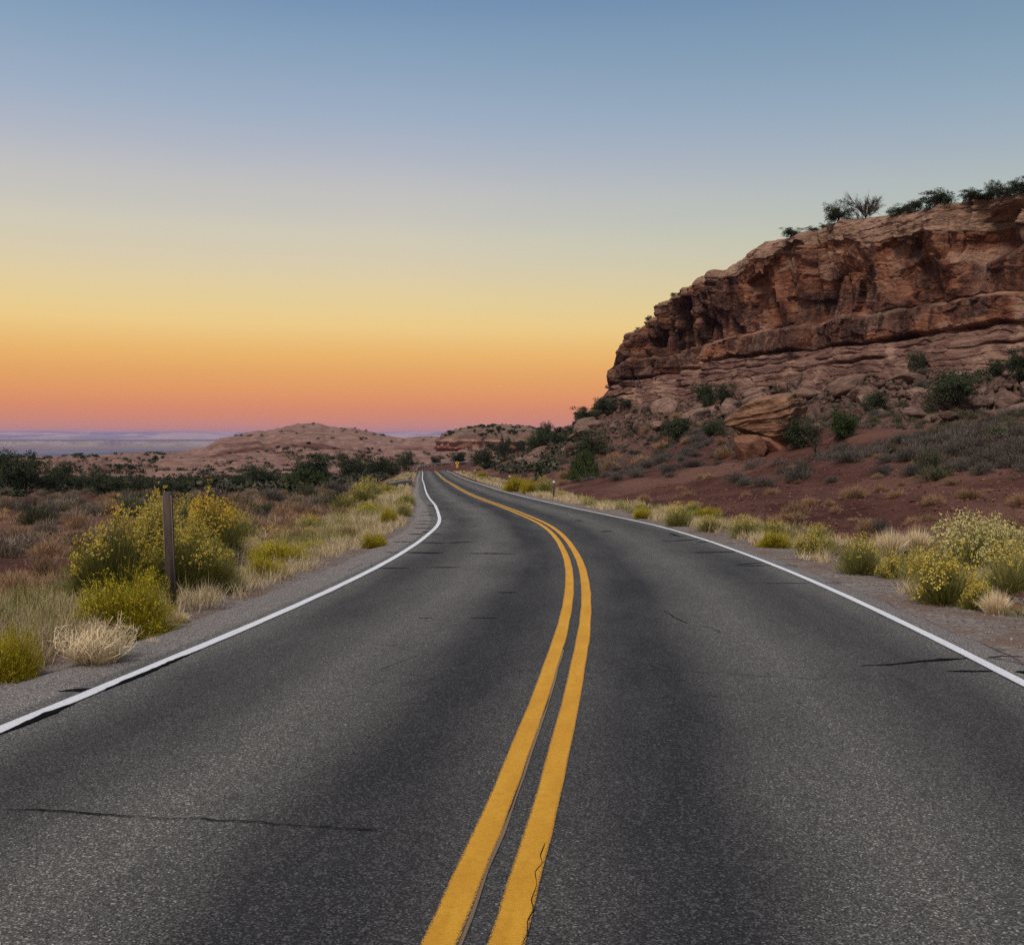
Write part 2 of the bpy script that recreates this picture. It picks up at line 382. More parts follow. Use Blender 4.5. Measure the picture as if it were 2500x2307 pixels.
SKU = np.array([-2500, 0, 150, 300, 400, 450, 500, 541, 596, 628, 650, 692, 730, 781, 803, 823, 861, 899, 938, 973, 1011, 1075, 1150, 1312, 1500, 4000.])
SKV = np.array([1110, 1111, 1110, 1107, 1104, 1100, 1092, 1069, 1058, 1050, 1051, 1040, 1032.5, 1032.5, 1040, 1042, 1043.5, 1053, 1061, 1067, 1065, 1066, 1066, 1060, 1062, 1062.])
RRU = np.array([-2500, 250, 420, 560, 760, 900, 1020, 1400, 4000]); RRV = np.array([300, 310, 360, 430, 455, 445, 430, 440, 440.])
def terrain(x, y, masks=False):
    sh = np.shape(x); x = np.asarray(x, float).ravel(); y = np.asarray(y, float).ravel()
    r = np.hypot(x, y)
    idx, lat, dl, dr = road_near(x, y)
    far = r > 420
    dl = np.where(far, 300., dl); dr = np.where(far & (lat > 0), 300., dr)
    zr = Zr(np.clip(y, -55, 380))
    right = lat > 0
    # left side and everything beyond the bend
    base = np.interp(r, [0, 20, 40, 60, 90, 120, 180, 230, 260], [-2.2, -2.75, -3.5, -4.15, -5.2, -6.1, -7.3, -7.9, -8.])
    n6 = fbm(x / 7, y / 7, 4, 3); n1 = fbm(x / 1.1, y / 1.1, 3, 8)
    zl = zr - np.interp(dl, [-9, 0, .8, 1.3, 2.6, 6, 12, 30], [.07, .07, .07, .045, .14, .5, .6, .6])
    k = sm(14, 55, dl); zl = zl * (1 - k) + base * k
    nz = sm(1., 4., dl)
    zl = zl + nz * (n6 * .28 + n1 * .07)
    u = np.where(y > 20, CXP + F * x / np.maximum(y, 20), np.where(x > 0, 4000, -2500))
    rr = np.interp(u, RRU, RRV); zt = z_of(np.interp(u, SKU, SKV), np.minimum(rr, 455) * np.cos(np.arctan2(x, np.maximum(y, 1))))
    t = np.clip((r - 225) / (rr - 225), 0, 1)
    pf = np.interp(t, [0, .15, .3, .45, .6, .75, .9, 1], [0, .1, .27, .35, .45, .74, .95, 1])
    und = sm(170, 260, r) * (1 - sm(.5, .95, t) * .72)
    bump = fbm(x / 34, y / 22, 4, 21); rid = 1 - np.abs(fbm(x / 26 + 3, y / 15, 3, 33)) * 2
    gul = sm(.16, 0, np.abs(fbm(x / 30 + 5, y / 48, 4, 44)))
    s1, s2, sc, sx_, sy_ = worley(x / 15 + .4 * bump, y / 11 + .4 * rid, 47)
    zf = zl + (zt - zl) * pf + und * (bump * 1.5 + rid * 1.0 - .6 - gul * 1.3 + ((sc - .5) * 1.8 - sm(.22, 0, s2 - s1) * .9)) * sm(1, 20, dl)
    # little stepped ledges in the slickrock
    q = zf / .9; zf = zf + und * .22 * (np.floor(q) + sm(.35, .65, q - np.floor(q)) - q) * sm(1, 20, dl)
    beh = r > rr
    zf = np.where(beh, np.maximum(zt - (r - rr) * .32, -60.), zf)
    # canyon country
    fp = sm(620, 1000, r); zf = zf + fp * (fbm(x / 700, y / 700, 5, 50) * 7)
    # right side: bank, talus
    cd, ck, inside = cliff_dist(x, y)
    hb = CHB[ck]
    ht = hb - 11 * (1 - np.exp(-cd / np.interp(CL[ck][:, 1], [60, 130, 170], [24, 22, 17])))
    cut = sm(.9, 22, dr)
    zR = zr - np.interp(dr, [-9, 0, .45, .75, 2.], [.07, .07, .07, .045, .06]) * (1 - cut)
    zR = zR * (1 - cut) + ht * cut + .55 * sm(2, 9, dr) * (1 - sm(18, 50, dr))
    tal = sm(34, 20, cd + n6 * 7) * sm(5, 14, dr)
    w1, w2, wc, wx, wy = worley(x / 3.1, y / 3.1, 71)
    rock = (wc - .5) * 1.7 + (wx * (wc - .4) * 1.1 + wy * (h2(np.floor(wc * 999), np.floor(wc * 77), 3) - .5) * 1.1) - sm(.25, 0, w2 - w1) * .35
    v1, v2, vc, vx, vy = worley(x / 1.05, y / 1.05, 91)
    rock = rock + (vc - .5) * .62 + vx * (vc - .5) * .8 - sm(.2, 0, v2 - v1) * .18
    zR = zR + sm(1, 4, dr) * (n6 * .3 + n1 * .10 + .09 * fbm(x / .3, y / .3, 3, 15) * sm(60, 25, r)) - .28 * sm(3, 9, dr) * sm(.35, 0, np.abs(fbm(x / 5 + y / 11, y / 16, 3, 17))) + tal * (rock * .75 + n6 * .5)
    q = zR / 1.3 + n6 * .3; zR = zR + tal * .55 * (np.floor(q) + sm(.55, .95, q - np.floor(q)) - q)
    zR = np.where(inside, hb - .5, zR)
    rm = right & ~far
    # past the nose of the cliff the slope runs out into the far country
    out = np.where(rm, zR, zf)
    fade = sm(180, 300, r) * rm * sm(20, 45, cd); fade = np.where(inside, 0, fade)
    out = out * (1 - fade) + zf * fade
    if not masks: return out.reshape(sh)
    gl = np.where(right, sm(3.4, 1.4, dr), sm(4.0, 2.0, dl)) * sm(150, 60, r)
    ped = sm(.15, .5, fbm(x / 9, y / 9, 4, 41) + .1)
    sl = np.where(rm, 0, sm(150, 210, r + bump * 40)) * sm(4, 10, np.where(right, 99, dl)) * sm(.80, .60, fbm(x / 30, y / 16, 5, 61) * .5 + .5)
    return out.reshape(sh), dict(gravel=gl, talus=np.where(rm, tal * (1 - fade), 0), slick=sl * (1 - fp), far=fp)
def ground_at(x, y): return float(terrain(np.array([x]), np.array([y]))[0])
_SY = np.concatenate([np.arange(2.5, 60, .12), np.arange(60, 200, .4), np.arange(200, 470, 1.)])
def on_ground(u, v):                 # where a sight line first meets the ground
    d = ray(u, v); x = d[0] * _SY; z = d[2] * _SY; h = terrain(x, _SY)
    i = int(np.argmax(z < h)) if (z < h).any() else len(_SY) - 1
    return float(x[i]), float(_SY[i]), float(h[i])

M = {}
M['ground'] = m_ground(); M['asphalt'] = m_asphalt(); M['cliff'] = m_cliff(); M['rock'] = m_rock()
M['white'] = m_paint('white_road_paint', (.68, .69, .71), (.82, .83, .85), .60)
M['yellow'] = m_paint('yellow_road_paint', (.60, .275, .014), (.74, .38, .026), .72)
M['oldyellow'] = m_paint('faded_old_paint', (.24, .16, .085), (.34, .24, .14), .53)
M['tar'] = m_flat('tar_sealant', (.007, .007, .008), (.012, .012, .013), 30., 1., .004, 0.)

# ground sheet: a fan of rings round the lens, fine in front and out to the horizon
az = np.radians(np.concatenate([np.arange(-180, -40, 4.), np.arange(-40, -30, .6), np.arange(-30, 31, .125), np.arange(31, 44, .6), np.arange(44, 181, 4.)]))
rad = np.concatenate([[.4, .8], 1.2 * 1.0068 ** np.arange(0, 925)]); rad = rad[rad < 620]; rad = np.concatenate([rad, 640 * 1.035 ** np.arange(0, 98)])
GR, GA = np.meshgrid(rad, az, indexing='ij'); GX = GR * np.sin(GA); GY = GR * np.cos(GA)
GZ, msk = terrain(GX, GY, True)
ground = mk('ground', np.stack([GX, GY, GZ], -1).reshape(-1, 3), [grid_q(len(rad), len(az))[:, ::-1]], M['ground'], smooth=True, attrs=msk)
tag(ground, kind='structure')

# road sheet with its paved shoulders, lifted just over the ground
def strip(name, off_a, off_b, lift, mat, i0, i1, parent, cross=2, jag=0, uvn=False):
    I = np.arange(i0, i1); n = len(I); t = np.linspace(0, 1, cross)
    a = off_a[I] if np.ndim(off_a) else np.full(n, float(off_a)); b = off_b[I] if np.ndim(off_b) else np.full(n, float(off_b))
    if jag:
        a = a + jag * fbm(RS[I] * 1.7, RS[I] * 0 + 2.2, 4, 5); b = b + jag * fbm(RS[I] * 1.9, RS[I] * 0 + 7.7, 4, 6)
    o = a[:, None] + (b - a)[:, None] * t
    P = RC[I][:, None] + RN[I][:, None] * o[..., None]
    z = Zr(P[..., 1]) + lift
    if name == 'road': z[:, 0] -= .08; z[:, -1] -= .08
    V = np.concatenate([P, z[..., None]], -1).reshape(-1, 3)
    uu = np.broadcast_to((t * 2 - 1)[None], o.shape) if uvn else o
    uvc = np.stack([uu, np.broadcast_to(RS[I][:, None], o.shape)], -1).reshape(-1, 2)
    return mk(name, V, [grid_q(n, cross)[:, ::-1]], mat, parent, True, None, uvc)
N = len(RC)
road = strip('road', -WL - .95, WR + .52, 0, M['asphalt'], 0, N, None, 23, .10)
tag(road, kind='structure')
strip('edge_line', -WL - .070, -WL + .066, .005, M['white'], 0, N, road, 3, .006, True)
strip('edge_line', WR - .062, WR + .062, .005, M['white'], 0, N, road, 3, .006, True)
strip('centre_line', np.full(N, -.170), np.full(N, -.048), .005, M['yellow'], 0, N, road, 5, .007, True)
strip('centre_line', np.full(N, .048), np.full(N, .172), .005, M['yellow'], 0, N, road, 5, .007, True)
iy = lambda y: int(np.argmin(np.abs(RC[:, 1] - y)))
strip('old_line', np.full(N, -.050), np.full(N, -.033), .004, M['oldyellow'], iy(0), iy(9), road, 2, .016, True)

def on_road(u, v):
    d = ray(u, v); z = d[2] * _SY; h = Zr(_SY); i = int(np.argmax(z < h))
    y0, y1 = _SY[i - 1], _SY[i]; a = z[i - 1] - h[i - 1]; b = z[i] - h[i]; y = y0 + (y1 - y0) * a / (a - b)
    return np.array([d[0] * y, y])
def seal(px, w, lift=.003, wob=.012, name='crack_sealant', mat='tar', taper=.25, P=None):
    P = np.array([on_road(u, v) for u, v in px] if P is None else P)
    if name == 'crack_sealant' and px: w = min(.26, max(w, .5 * P[:, 1].mean() ** 2 / 1500))
    P, s = resample(P, .03); n = len(P)
    if n < 4: P, s = resample(P, s[-1] / 5); n = len(P)
    T = np.gradient(P, axis=0); T /= np.linalg.norm(T, axis=1)[:, None] + 1e-9; Nn = np.stack([T[:, 1], -T[:, 0]], 1)
    ph = rnd.random() * 90
    P = P + Nn * (wob * fbm(s * 1.6 + ph, s * 0, 4, 4) + min(wob, .02) * .6 * fbm(s * 11 + ph, s * 0, 3, 14))[:, None]
    ww = w * np.clip(.8 + .55 * fbm(s * 2.5 + ph, s * 0 + 4, 3, 9) + .38 * fbm(s * 14 + ph, s * 0 + 8, 3, 19), .12, 2) * np.clip(np.minimum(s, s[-1] - s) / (taper * s[-1] + 1e-6), .15, 1)
    V = np.concatenate([np.concatenate([P - Nn * ww[:, None] / 2, (Zr(P[:, 1]) + lift)[:, None]], 1), np.concatenate([P + Nn * ww[:, None] / 2, (Zr(P[:, 1]) + lift)[:, None]], 1)])
    i = np.arange(n - 1); mk(name, V, [np.stack([i, i + n, i + n + 1, i + 1], 1)], M[mat], road)
cb = lambda *p: [(900 + x / 4.006, 1150 + y / 4.006) for x, y in p]
cc = lambda *p: [(1400 + x / 3.338, 1200 + y / 3.338) for x, y in p]
cD = lambda *p: [(1900 + x / 3.338, 1350 + y / 3.338) for x, y in p]
ce = lambda *p: [(x / 3.338, 1300 + y / 3.338) for x, y in p]
for px, w in [(cb((150, 795), (310, 798)), .07), (cb((345, 797), (735, 806)), .09), (cb((950, 805), (1430, 810)), .07), (cb((80, 950), (405, 952)), .08), (cb((530, 945), (900, 941)), .02),
              (cb((220, 692), (430, 694)), .08), (cb((500, 700), (760, 706)), .08), (cb((380, 617), (530, 620)), .1), (cb((600, 620), (720, 620)), .1), (cb((430, 560), (640, 563)), .09), (cb((430, 522), (640, 522)), .1),
              (cb((480, 490), (660, 492)), .1), (cb((500, 433), (660, 433)), .1), (cb((510, 398), (660, 398)), .12), (cb((590, 335), (635, 345)), .5), (cb((690, 508), (745, 512)), .25), (cb((665, 542), (720, 540)), .3), (cb((690, 470), (740, 472)), .12), (cb((700, 415), (720, 417)), .25), (cb((550, 600), (590, 592)), .3),
              (cb((545, 200), (562, 208)), .7), (cb((760, 706), (1050, 690)), .02), (cb((1250, 1188), (1450, 1190)), .02), (cb((480, 1438), (640, 1436)), .015), (cb((960, 1435), (1260, 1440)), .015),
              (cc((20, 236), (65, 241)), .25), (cc((235, 328), (305, 321)), .12), (cc((660, 405), (850, 402), (1040, 388)), .05), (cc((785, 342), (850, 362), (970, 370)), .08), (cc((1000, 412), (1110, 415)), .04),
              (cc((940, 500), (1380, 490)), .025), (cc((1310, 600), (1560, 578)), .035), (cc((1330, 607), (1625, 602)), .022), (cc((1700, 602), (1850, 604)), .03), (cc((1480, 748), (1980, 748)), .022),
              (cD((370, 243), (620, 240)), .022), (cD((620, 922), (900, 910), (1200, 880), (1560, 855)), .036), (cD((1680, 855), (1850, 842), (2060, 848)), .03), (cD((1370, 965), (1800, 967)), .025), (cD((1930, 970), (2060, 970)), .03),
              (ce((470, 1297), (620, 1283), (800, 1290)), .06)]:
    seal(px, w * 2.3)
def beside(y0, y1, off): yy = np.linspace(y0, y1, 12); return [tuple(np.array([np.interp(y, RC[:, 1], RC[:, 0]), y]) + np.array([off - 3.27, 0]) * 1.0) for y in yy]
for y0, y1, w in [(5.75, 6.55, .07), (6.85, 8.55, .06)]: seal(None, w, .009, .012, P=beside(y0, y1, .045))
for px, w in [([(0, 1976), (140, 1979), (245, 1992), (402, 1999), (560, 2006), (760, 2018), (930, 2031)], .013), (cc((730, 970), (830, 1035), (930, 1080)), .012), (cc((1040, 1095), (1120, 1110), (1200, 1150)), .014),
              ([(1330, 2060), (1318, 2090), (1322, 2110), (1305, 2130), (1309, 2160), (1296, 2200), (1302, 2225), (1285, 2250), (1288, 2285), (1272, 2306)], .0042)]:
    seal(px, w, .0075, .03 if w > .01 else .004, 'hairline_crack', 'tar', .05)

# ------------------------------------------------------------------ cliff
NZ, NTOP = 330, 26
CL2, S2 = resample(catmull(CLP[1:]), .155)
CT = np.gradient(CL2, axis=0); kk = 61; CT = np.stack([np.convolve(np.pad(CT[:, k], kk // 2, mode='edge'), np.ones(kk) / kk, 'valid') for k in (0, 1)], 1); CT /= np.linalg.norm(CT, axis=1)[:, None]
CN = np.stack([-CT[:, 1], CT[:, 0]], 1)
cu = CXP + F * CL2[:, 0] / np.maximum(CL2[:, 1], 20)
ns = int(np.argmin(np.where((CL2[:, 1] > 120), cu, 9999)))      # the nose
KU = np.array([1470, 1489, 1494, 1503, 1514, 1530, 1536, 1583, 1588, 1606, 1614, 1640, 1674, 1684, 1694, 1730, 1772, 1810, 1835, 1862, 1916, 1960, 2003, 2047, 2122, 2196, 2309, 2371, 2446, 2500, 2700, 4000.])
KV = np.array([985, 965, 930, 878, 850, 826, 810, 790, 776, 758, 738, 722, 706, 690, 678, 664, 649, 626, 606, 586, 575, 562, 550, 531, 524, 513, 490, 481, 469, 462, 440, 430.])
zb = np.interp(CL2[:, 1], [-60, 36, 90, 130, 170, 190, 262], [9.5, 8.9, 7.9, 7.0, 5.6, 5.2, 5.0]); zb[ns:] = np.minimum(zb[ns:], 5.6)
zlo = zb - 4.5
v = np.linspace(0, 1, NZ); Sg = np.broadcast_to(S2[:, None], (len(S2), NZ))
left = sm(128, 150, CL2[:, 1])[:, None]
def s_at(u): i = int(np.argmin(np.abs(np.where(np.arange(len(cu)) <= ns, cu, 1e9) - u))); return S2[i]
NJ = 46; JT = [(RG.uniform(20, S2[-1] - 10), RG.uniform(-.12, .12), RG.uniform(.4, 1.5), RG.uniform(.10, .34), *sorted(RG.uniform(8, 28, 2)), RG.uniform(-1.5, 1.5)) for _ in range(NJ)]
JT += [(RG.uniform(s_at(1800), S2[ns] + 2), RG.uniform(-.06, .1), RG.uniform(.8, 2.), RG.uniform(.14, .4), RG.uniform(8, 13), RG.uniform(15, 25), RG.uniform(-1.6, 1.6)) for _ in range(16)]
def build_wall(ztop):
    Zc = zlo[:, None] + (ztop - zlo)[:, None] * v[None]
    tilt = fbm(S2 / 30, S2 * 0 + 1, 2, 77)[:, None] * .35
    zc = np.interp(CL2[:, 1], [0, 90, 108, 120, 133, 148, 170], [10.9, 10.65, 10.5, 10.8, 10.9, 9.7, 9.0])[:, None] + tilt + .16 * fbm(Sg / 4, Sg * 0, 3, 78)
    zl = zc + 3.3 + .55 * fbm(Sg / 6, Sg * 0, 4, 79)
    zcap = np.maximum(ztop[:, None] - (2.6 - 1.8 * left) + 1.1 * fbm(Sg / 7, Sg * 0 + 9, 3, 80), zl + 1.)
    Zw = Zc + .35 * fbm(Sg / 3, Zc / 3, 3, 90)
    bench = np.maximum(zc - Zw, 0)
    q2 = np.clip((Zw - zc) / (zl - zc), 0, 1); q3 = np.clip((Zw - zl) / (zcap - zl), 0, 1); q4 = np.clip((Zw - zcap) / np.maximum(ztop[:, None] - zcap, .3), 0, 1)
    b2 = (Zw >= zc) & (Zw < zl); wl = (Zw >= zl) & (Zw < zcap); cp = Zw >= zcap
    out = np.where(Zw < zc, 1.35 + bench * .20, 0.)
    zk = zb[:, None] + .9 + .35 * fbm(Sg / 6, Sg * 0 + 8, 3, 181); zk2 = (zk + zc) * .5 + .4 * fbm(Sg / 8, Sg * 0 + 4, 3, 182)
    for zq, dq, ph in ((zk, 1.0, 1), (zk2, .6, 5)):
        out = out - (Zw < zc) * (dq * np.exp(-((Zw - zq) / .15) ** 2) * sm(-.25, .2, fbm(Sg / 7, Sg * 0 + ph, 3, 183)) - .45 * sm(zq + .15, zq - .15, Zw))
    out = np.where(b2, 1.5 - .2 * q2 - 1.4 * sm(.80, 1., q2), out)
    alc = np.clip(.5 + 1.2 * fbm(Sg / 15, Sg * 0, 3, 81), 0, 1.4) * 1.5 * sm(.5, 3.5, zcap - zl) * (1 - .85 * left)
    out = np.where(wl, -.1 - alc * np.sin(math.pi * q3 ** .8) * .85 + .75 * q3, out)
    out = np.where(cp, .8 - .9 * q4 ** 3, out)
    out = out - 1.6 * np.exp(-((Zw - zc) / .20) ** 2) * np.clip(.6 + .8 * fbm(Sg / 5, Sg * 0 + 3, 3, 82), 0, 1.2)
    # bedding: beds of uneven thickness, broken along the wall
    bs = Zw / .85 + 1.1 * fbm(Sg / 11, Zw / 1.6, 4, 83); fr = bs - np.floor(bs); cut = sm(-.1, .35, fbm(Sg / 6, np.floor(bs) * 3.7, 3, 184))
    bedd = (h2(np.floor(bs), np.floor(bs) * 0, 84) - .5) * .7 - .75 * cut * np.exp(-(np.minimum(fr, 1 - fr) / .07) ** 2)
    out = out + bedd * np.where(Zw < zc, .34, np.where(cp, .5 - .3 * left, .03))
    # spalled slabs and blocks
    w1, w2, wc, wx, wy = worley(Sg / 5.6 + .35 * fbm(Sg / 3, Zw / 3, 3, 85), Zw / 4.4 + .35 * fbm(Sg / 3 + 9, Zw / 3, 3, 86), 87)
    ra, rb = h2(np.floor(wc * 9999), np.floor(wc * 99), 1), h2(np.floor(wc * 9999), np.floor(wc * 99), 2)
    slab = (wc - .5) * 1.7 + wx * (ra - .5) * 2.8 + wy * (rb - .5) * 1.8
    m1, m2, mc, mx, my = worley(Sg / 1.9 + .35 * fbm(Sg / 1.5, Zw / 1.5, 3, 88), Zw / 1.6, 89)
    slab2 = (mc - .5) * .6 + mx * (mc - .5) * .9 - .22 * sm(.13, 0, m2 - m1)
    wallm = np.where(Zw > zl, 1., .5) * np.where(Zw < zc, .5, 1)
    out = out + slab * np.where(Zw > zl, 1.15, .5) * np.where(Zw < zc, .3, 1) * .85 + slab2 * np.where(Zw < zc, .16, .34 + .4 * left)
    # flutes on the weathered end
    out = out + (.35 + .65 * left) * (1 - np.abs(fbm(Sg / 1.7, Zw / 12, 3, 141)) * 2.6) * .75 * np.where(Zw > zc, 1, .3)
    for k, (s0, lean, dep, wd, za, zz_, st) in enumerate(JT):
        if zz_ - za < 4: continue
        dd = (Sg - s0 - lean * (Zw - 12) - .6 * fbm(Zw / 2.5, Zw * 0 + k, 3, 100 + k)) / wd
        out = out - (dep * np.exp(-dd ** 2) - np.tanh(dd * .4) * np.exp(-np.abs(dd * wd / 3.2) ** 3) * st) * sm(za - 1, za + 1, Zw) * sm(zz_ + 1, zz_ - 1, Zw)
    def groove(u, lean, za, zb_, dep, wd):
        dd = (Sg - s_at(u) - lean * (Zw - 15) - .35 * fbm(Zw / 2, Zw * 0 + u, 3, 7)) / wd
        return dep * np.exp(-np.abs(dd) ** 3) * sm(za - .7, za + .7, Zw) * sm(zb_ + .7, zb_ - .7, Zw)
    for a in [(2014, .06, 13.8, 27, 2.6, .26), (1662, -.02, 9.2, 20.5, 8., 2.0), (1722, .12, 12, 17.5, 2.4, .8), (1746, .3, 13, 16.5, 2.0, .7), (2076, .38, 14, 18.6, 1.6, .16), (2343, .03, 18, 26, 1.9, .2), (2420, .0, 17.5, 22, 2.6, 2.6), (2008, -.1, 14.2, 18.4, 2.6, 1.1), (1885, .2, 15, 18.6, 2.2, 1.3), (1560, .1, 7, 14, 1.6, .35), (1700, .05, 8.5, 15, 1.2, .3), (2135, .02, 10.5, 14, .9, .14), (2480, .1, 19, 24, 1.5, .8)]:
        out = out - groove(*a)
    out = out + fbm(Sg / .8, Zw / .8, 4, 95) * np.where(Zw < zc, .06, .13) + fbm(Sg / 10, Zw / 8, 3, 96) * .9
    out = out - .05 * np.maximum(Zw - zb[:, None], 0)
    XY = CL2[:, None] + CN[:, None] * out[..., None]
    return np.concatenate([XY, Zc[..., None]], -1), dict(Zw=Zw, zc=zc, zl=zl, zcap=zcap, q2=q2, q3=q3, q4=q4, b2=b2, wl=wl, wc=wc, mc=mc)
ker = np.hanning(15); ker /= ker.sum()
ru, ry = cu.copy(), CL2[:, 1].copy()
for _ in range(4):                    # the rim's height follows the skyline at the place where the rim really is
    ztop = z_of(np.interp(ru, KU, KV), ry) - .35
    ztop[ns:] = np.interp(np.arange(ns, len(S2)) - ns, [0, 70, 170, 800], [ztop[ns], 12, 17, 20])
    nb = CL2[:, 1] < 60; ztop[nb] = np.interp(CL2[nb, 1], [-30, 60], [26, 24.5])
    ztop = np.maximum(np.convolve(np.pad(ztop, 7, mode='edge'), ker, 'valid'), zb + .8)
    face, W_ = build_wall(ztop); rim = face[:, -1]
    k9 = np.ones(25) / 25; ru = np.convolve(np.pad(CXP + F * rim[:, 0] / np.maximum(rim[:, 1], 20), 12, mode='edge'), k9, 'valid'); ry = np.convolve(np.pad(rim[:, 1], 12, mode='edge'), k9, 'valid')
# flat crown of the cliff running back to a spine
spine = np.array([(150, -20), (125, 40), (100, 90), (75, 125), (55, 152), (46, 168), (46, 178), (52, 190), (70, 205), (130, 230)], float)
sp = np.stack([np.interp(S2, np.array([0, 55, 110, 145, 165, 185, 195, 205, 230, S2[-1]]), spine[:, k]) for k in (0, 1)], 1)
tt = (np.linspace(0, 1, NTOP)[1:] ** 1.8)[None]
tx = rim[:, None, :2] + (sp - rim[:, :2])[:, None] * tt[..., None]
tz = rim[:, None, 2] + .45 * (1 - np.exp(-tt * 22)) + .35 * fbm(tx[..., 0] / 4, tx[..., 1] / 4, 4, 97) * sm(0, .06, tt) - 2.5 * tt
CV = np.concatenate([face, np.concatenate([tx, tz[..., None]], -1)], 1)
nr = CV.shape[1]
Zw, zc, q2, q3, b2, wl, wc, mc = (W_[k] for k in ('Zw', 'zc', 'q2', 'q3', 'b2', 'wl', 'wc', 'mc'))
pad = lambda a, f: np.concatenate([a, np.full((len(S2), NTOP - 1), f)], 1)
band = pad(np.where(Zw < zc, 0., np.where(Zw < W_['zcap'], 1., 2.)), 2.)
big = fbm(Sg / 9, Zw / 6, 4, 110)
var = sm(-.05, .28, big + .28 * np.sin(q3 * math.pi) * wl + .5 * b2 * sm(.12, .35, q2) * sm(.98, .8, q2) * sm(-.3, .2, fbm(Sg / 4, Zw * 0, 3, 113)) - .12) * (wl | b2)
var = np.maximum(var, sm(.2, .45, (wc - .45) * 1.2 + fbm(Sg / 3, Zw / 4, 3, 111)) * .85 * wl)
pale = sm(.2, .42, fbm(Sg / 3, Zw / 1.8, 5, 120)) * np.where(wl, .9, 1.); pale = np.maximum(pale, sm(.72, .92, q2) * b2 * sm(-.3, .2, fbm(Sg / 2.5, Zw, 4, 121))); pale = np.maximum(pale, sm(.6, .85, mc) * .35)
cl = mk('cliff', CV.reshape(-1, 3), [grid_q(len(S2), nr)], M['cliff'], smooth=False, attrs=dict(varnish=pad(var, 0.), pale=pad(pale, .35), band=band))
tag(cl, kind='structure')
def on_rim(u, back=2.5):             # a spot on the cliff's crown seen in direction u
    i = int(np.argmin(np.abs(np.where(np.arange(len(cu)) <= ns, CXP + F * CV[:, NZ - 1, 0] / CV[:, NZ - 1, 1], 1e9) - u)))
    p = CV[i, NZ - 1:]; d = np.linalg.norm(p[:, :2] - p[0, :2], axis=1); j = int(np.argmin(np.abs(d - back)))
    y = p[j, 1]; return x_of(u, y), y, p[j, 2] - .15

# ------------------------------------------------------------------ butte, far mesa and far mountains
def ring_hill(name, cx, cy, prof, n=320, seed=5, mat=None, rough=1.):
    """prof: list of (z, half width x, half depth y) from foot to top."""
    prof = np.array(prof, float); zs = np.linspace(prof[0, 0], prof[-1, 0], 90)
    th = np.linspace(0, 2 * math.pi, n + 1)[:-1]
    Z, T = np.meshgrid(zs, th, indexing='ij'); rx = np.interp(Z, prof[:, 0], prof[:, 1]); ry = np.interp(Z, prof[:, 0], prof[:, 2])
    nn = 1 + rough * (.13 * fbm(np.cos(T) * 3 + 7, np.sin(T) * 3 + Z * .12, 4, seed) + .03 * (h2(np.floor(Z * 1.4), np.floor(Z) * 0, seed) - .5))
    X = cx + rx * nn * np.cos(T); Y = cy + ry * nn * np.sin(T); Z = Z + rough * .4 * fbm(X / 4, Y / 4, 4, seed + 1) * sm(zs[0], zs[-1], Z)
    V = np.stack([X, Y, Z], -1).reshape(-1, 3); m = len(zs); i = np.arange(m - 1)[:, None] * n; j = np.arange(n)[None]; j2 = (j + 1) % n
    Q = np.stack([i + j, i + j2, i + n + j2, i + n + j], -1).reshape(-1, 4)
    V = np.concatenate([V, [[cx, cy, zs[-1] + .3]]]); q = np.arange(n); T_ = np.stack([(m - 1) * n + q, (m - 1) * n + (q + 1) % n, np.full(n, len(V) - 1)], 1)
    return mk(name, V, [T_, Q], mat, smooth=True)
M['butte'] = m_strata('banded_sandstone', [(0, (.23, .085, .06)), (.28, (.26, .10, .07)), (.36, (.40, .20, .15)), (.42, (.28, .11, .08)), (.5, (.44, .25, .19)), (.6, (.46, .29, .22)), (.66, (.24, .14, .11)), (.8, (.25, .165, .125)), (1, (.21, .145, .11))], 1 / 12.5, -8.2, (.05, .05, .5))
yb = 345.
bt = ring_hill('butte', x_of(1226, yb), yb, [(-9.5, 27, 18), (-6, 24, 16), (-4.3, 22.3, 15), (-3.6, 22.6, 15.3), (.2, 21.5, 14.6), (.6, 20.4, 14), (2.0, 18.5, 12), (3.2, 15, 9.5), (4.0, 10, 6), (4.45, 3, 2)], 420, 5, M['butte'], 1.6)
tag(bt, kind='structure')
def band_hill(name, pts, prof, step, seed, mat, wob, zn, nscale):
    P, s = resample(catmull(np.array(pts, float)), step); T = np.gradient(P, axis=0); T /= np.linalg.norm(T, axis=1)[:, None]; Nn = np.stack([T[:, 1], -T[:, 0]], 1)
    prof = np.array(prof, float); k = np.linspace(0, len(prof) - 1, 60); o = np.interp(k, np.arange(len(prof)), prof[:, 0]); z = np.interp(k, np.arange(len(prof)), prof[:, 1])
    S, O = np.meshgrid(s, o, indexing='ij'); w = fbm(S / nscale, S * 0 + 3, 6, seed, .62) * wob + fbm(S / (nscale * .12), O / (nscale * .2), 4, seed + 4) * wob * .25
    rel = (z - z.min()) / (z.max() - z.min())
    X = P[:, None] + Nn[:, None] * (O + w * (1 - .0 * rel))[..., None]
    Z = z[None] + zn * rel[None] * fbm(S / nscale * 2.2, O / nscale * 2 + 1, 6, seed + 7, .6)
    return mk(name, np.concatenate([X, Z[..., None]], -1).reshape(-1, 3), [grid_q(len(s), 60)], mat, smooth=False)
M['mesa'] = m_strata('far_mesa_rock', [(0, (.20, .13, .12)), (.3, (.24, .17, .15)), (.36, (.30, .25, .24)), (.55, (.37, .31, .30)), (.72, (.32, .27, .26)), (.78, (.17, .12, .115)), (1, (.18, .13, .12))], 1 / 54., -58., (.004, .004, .01))
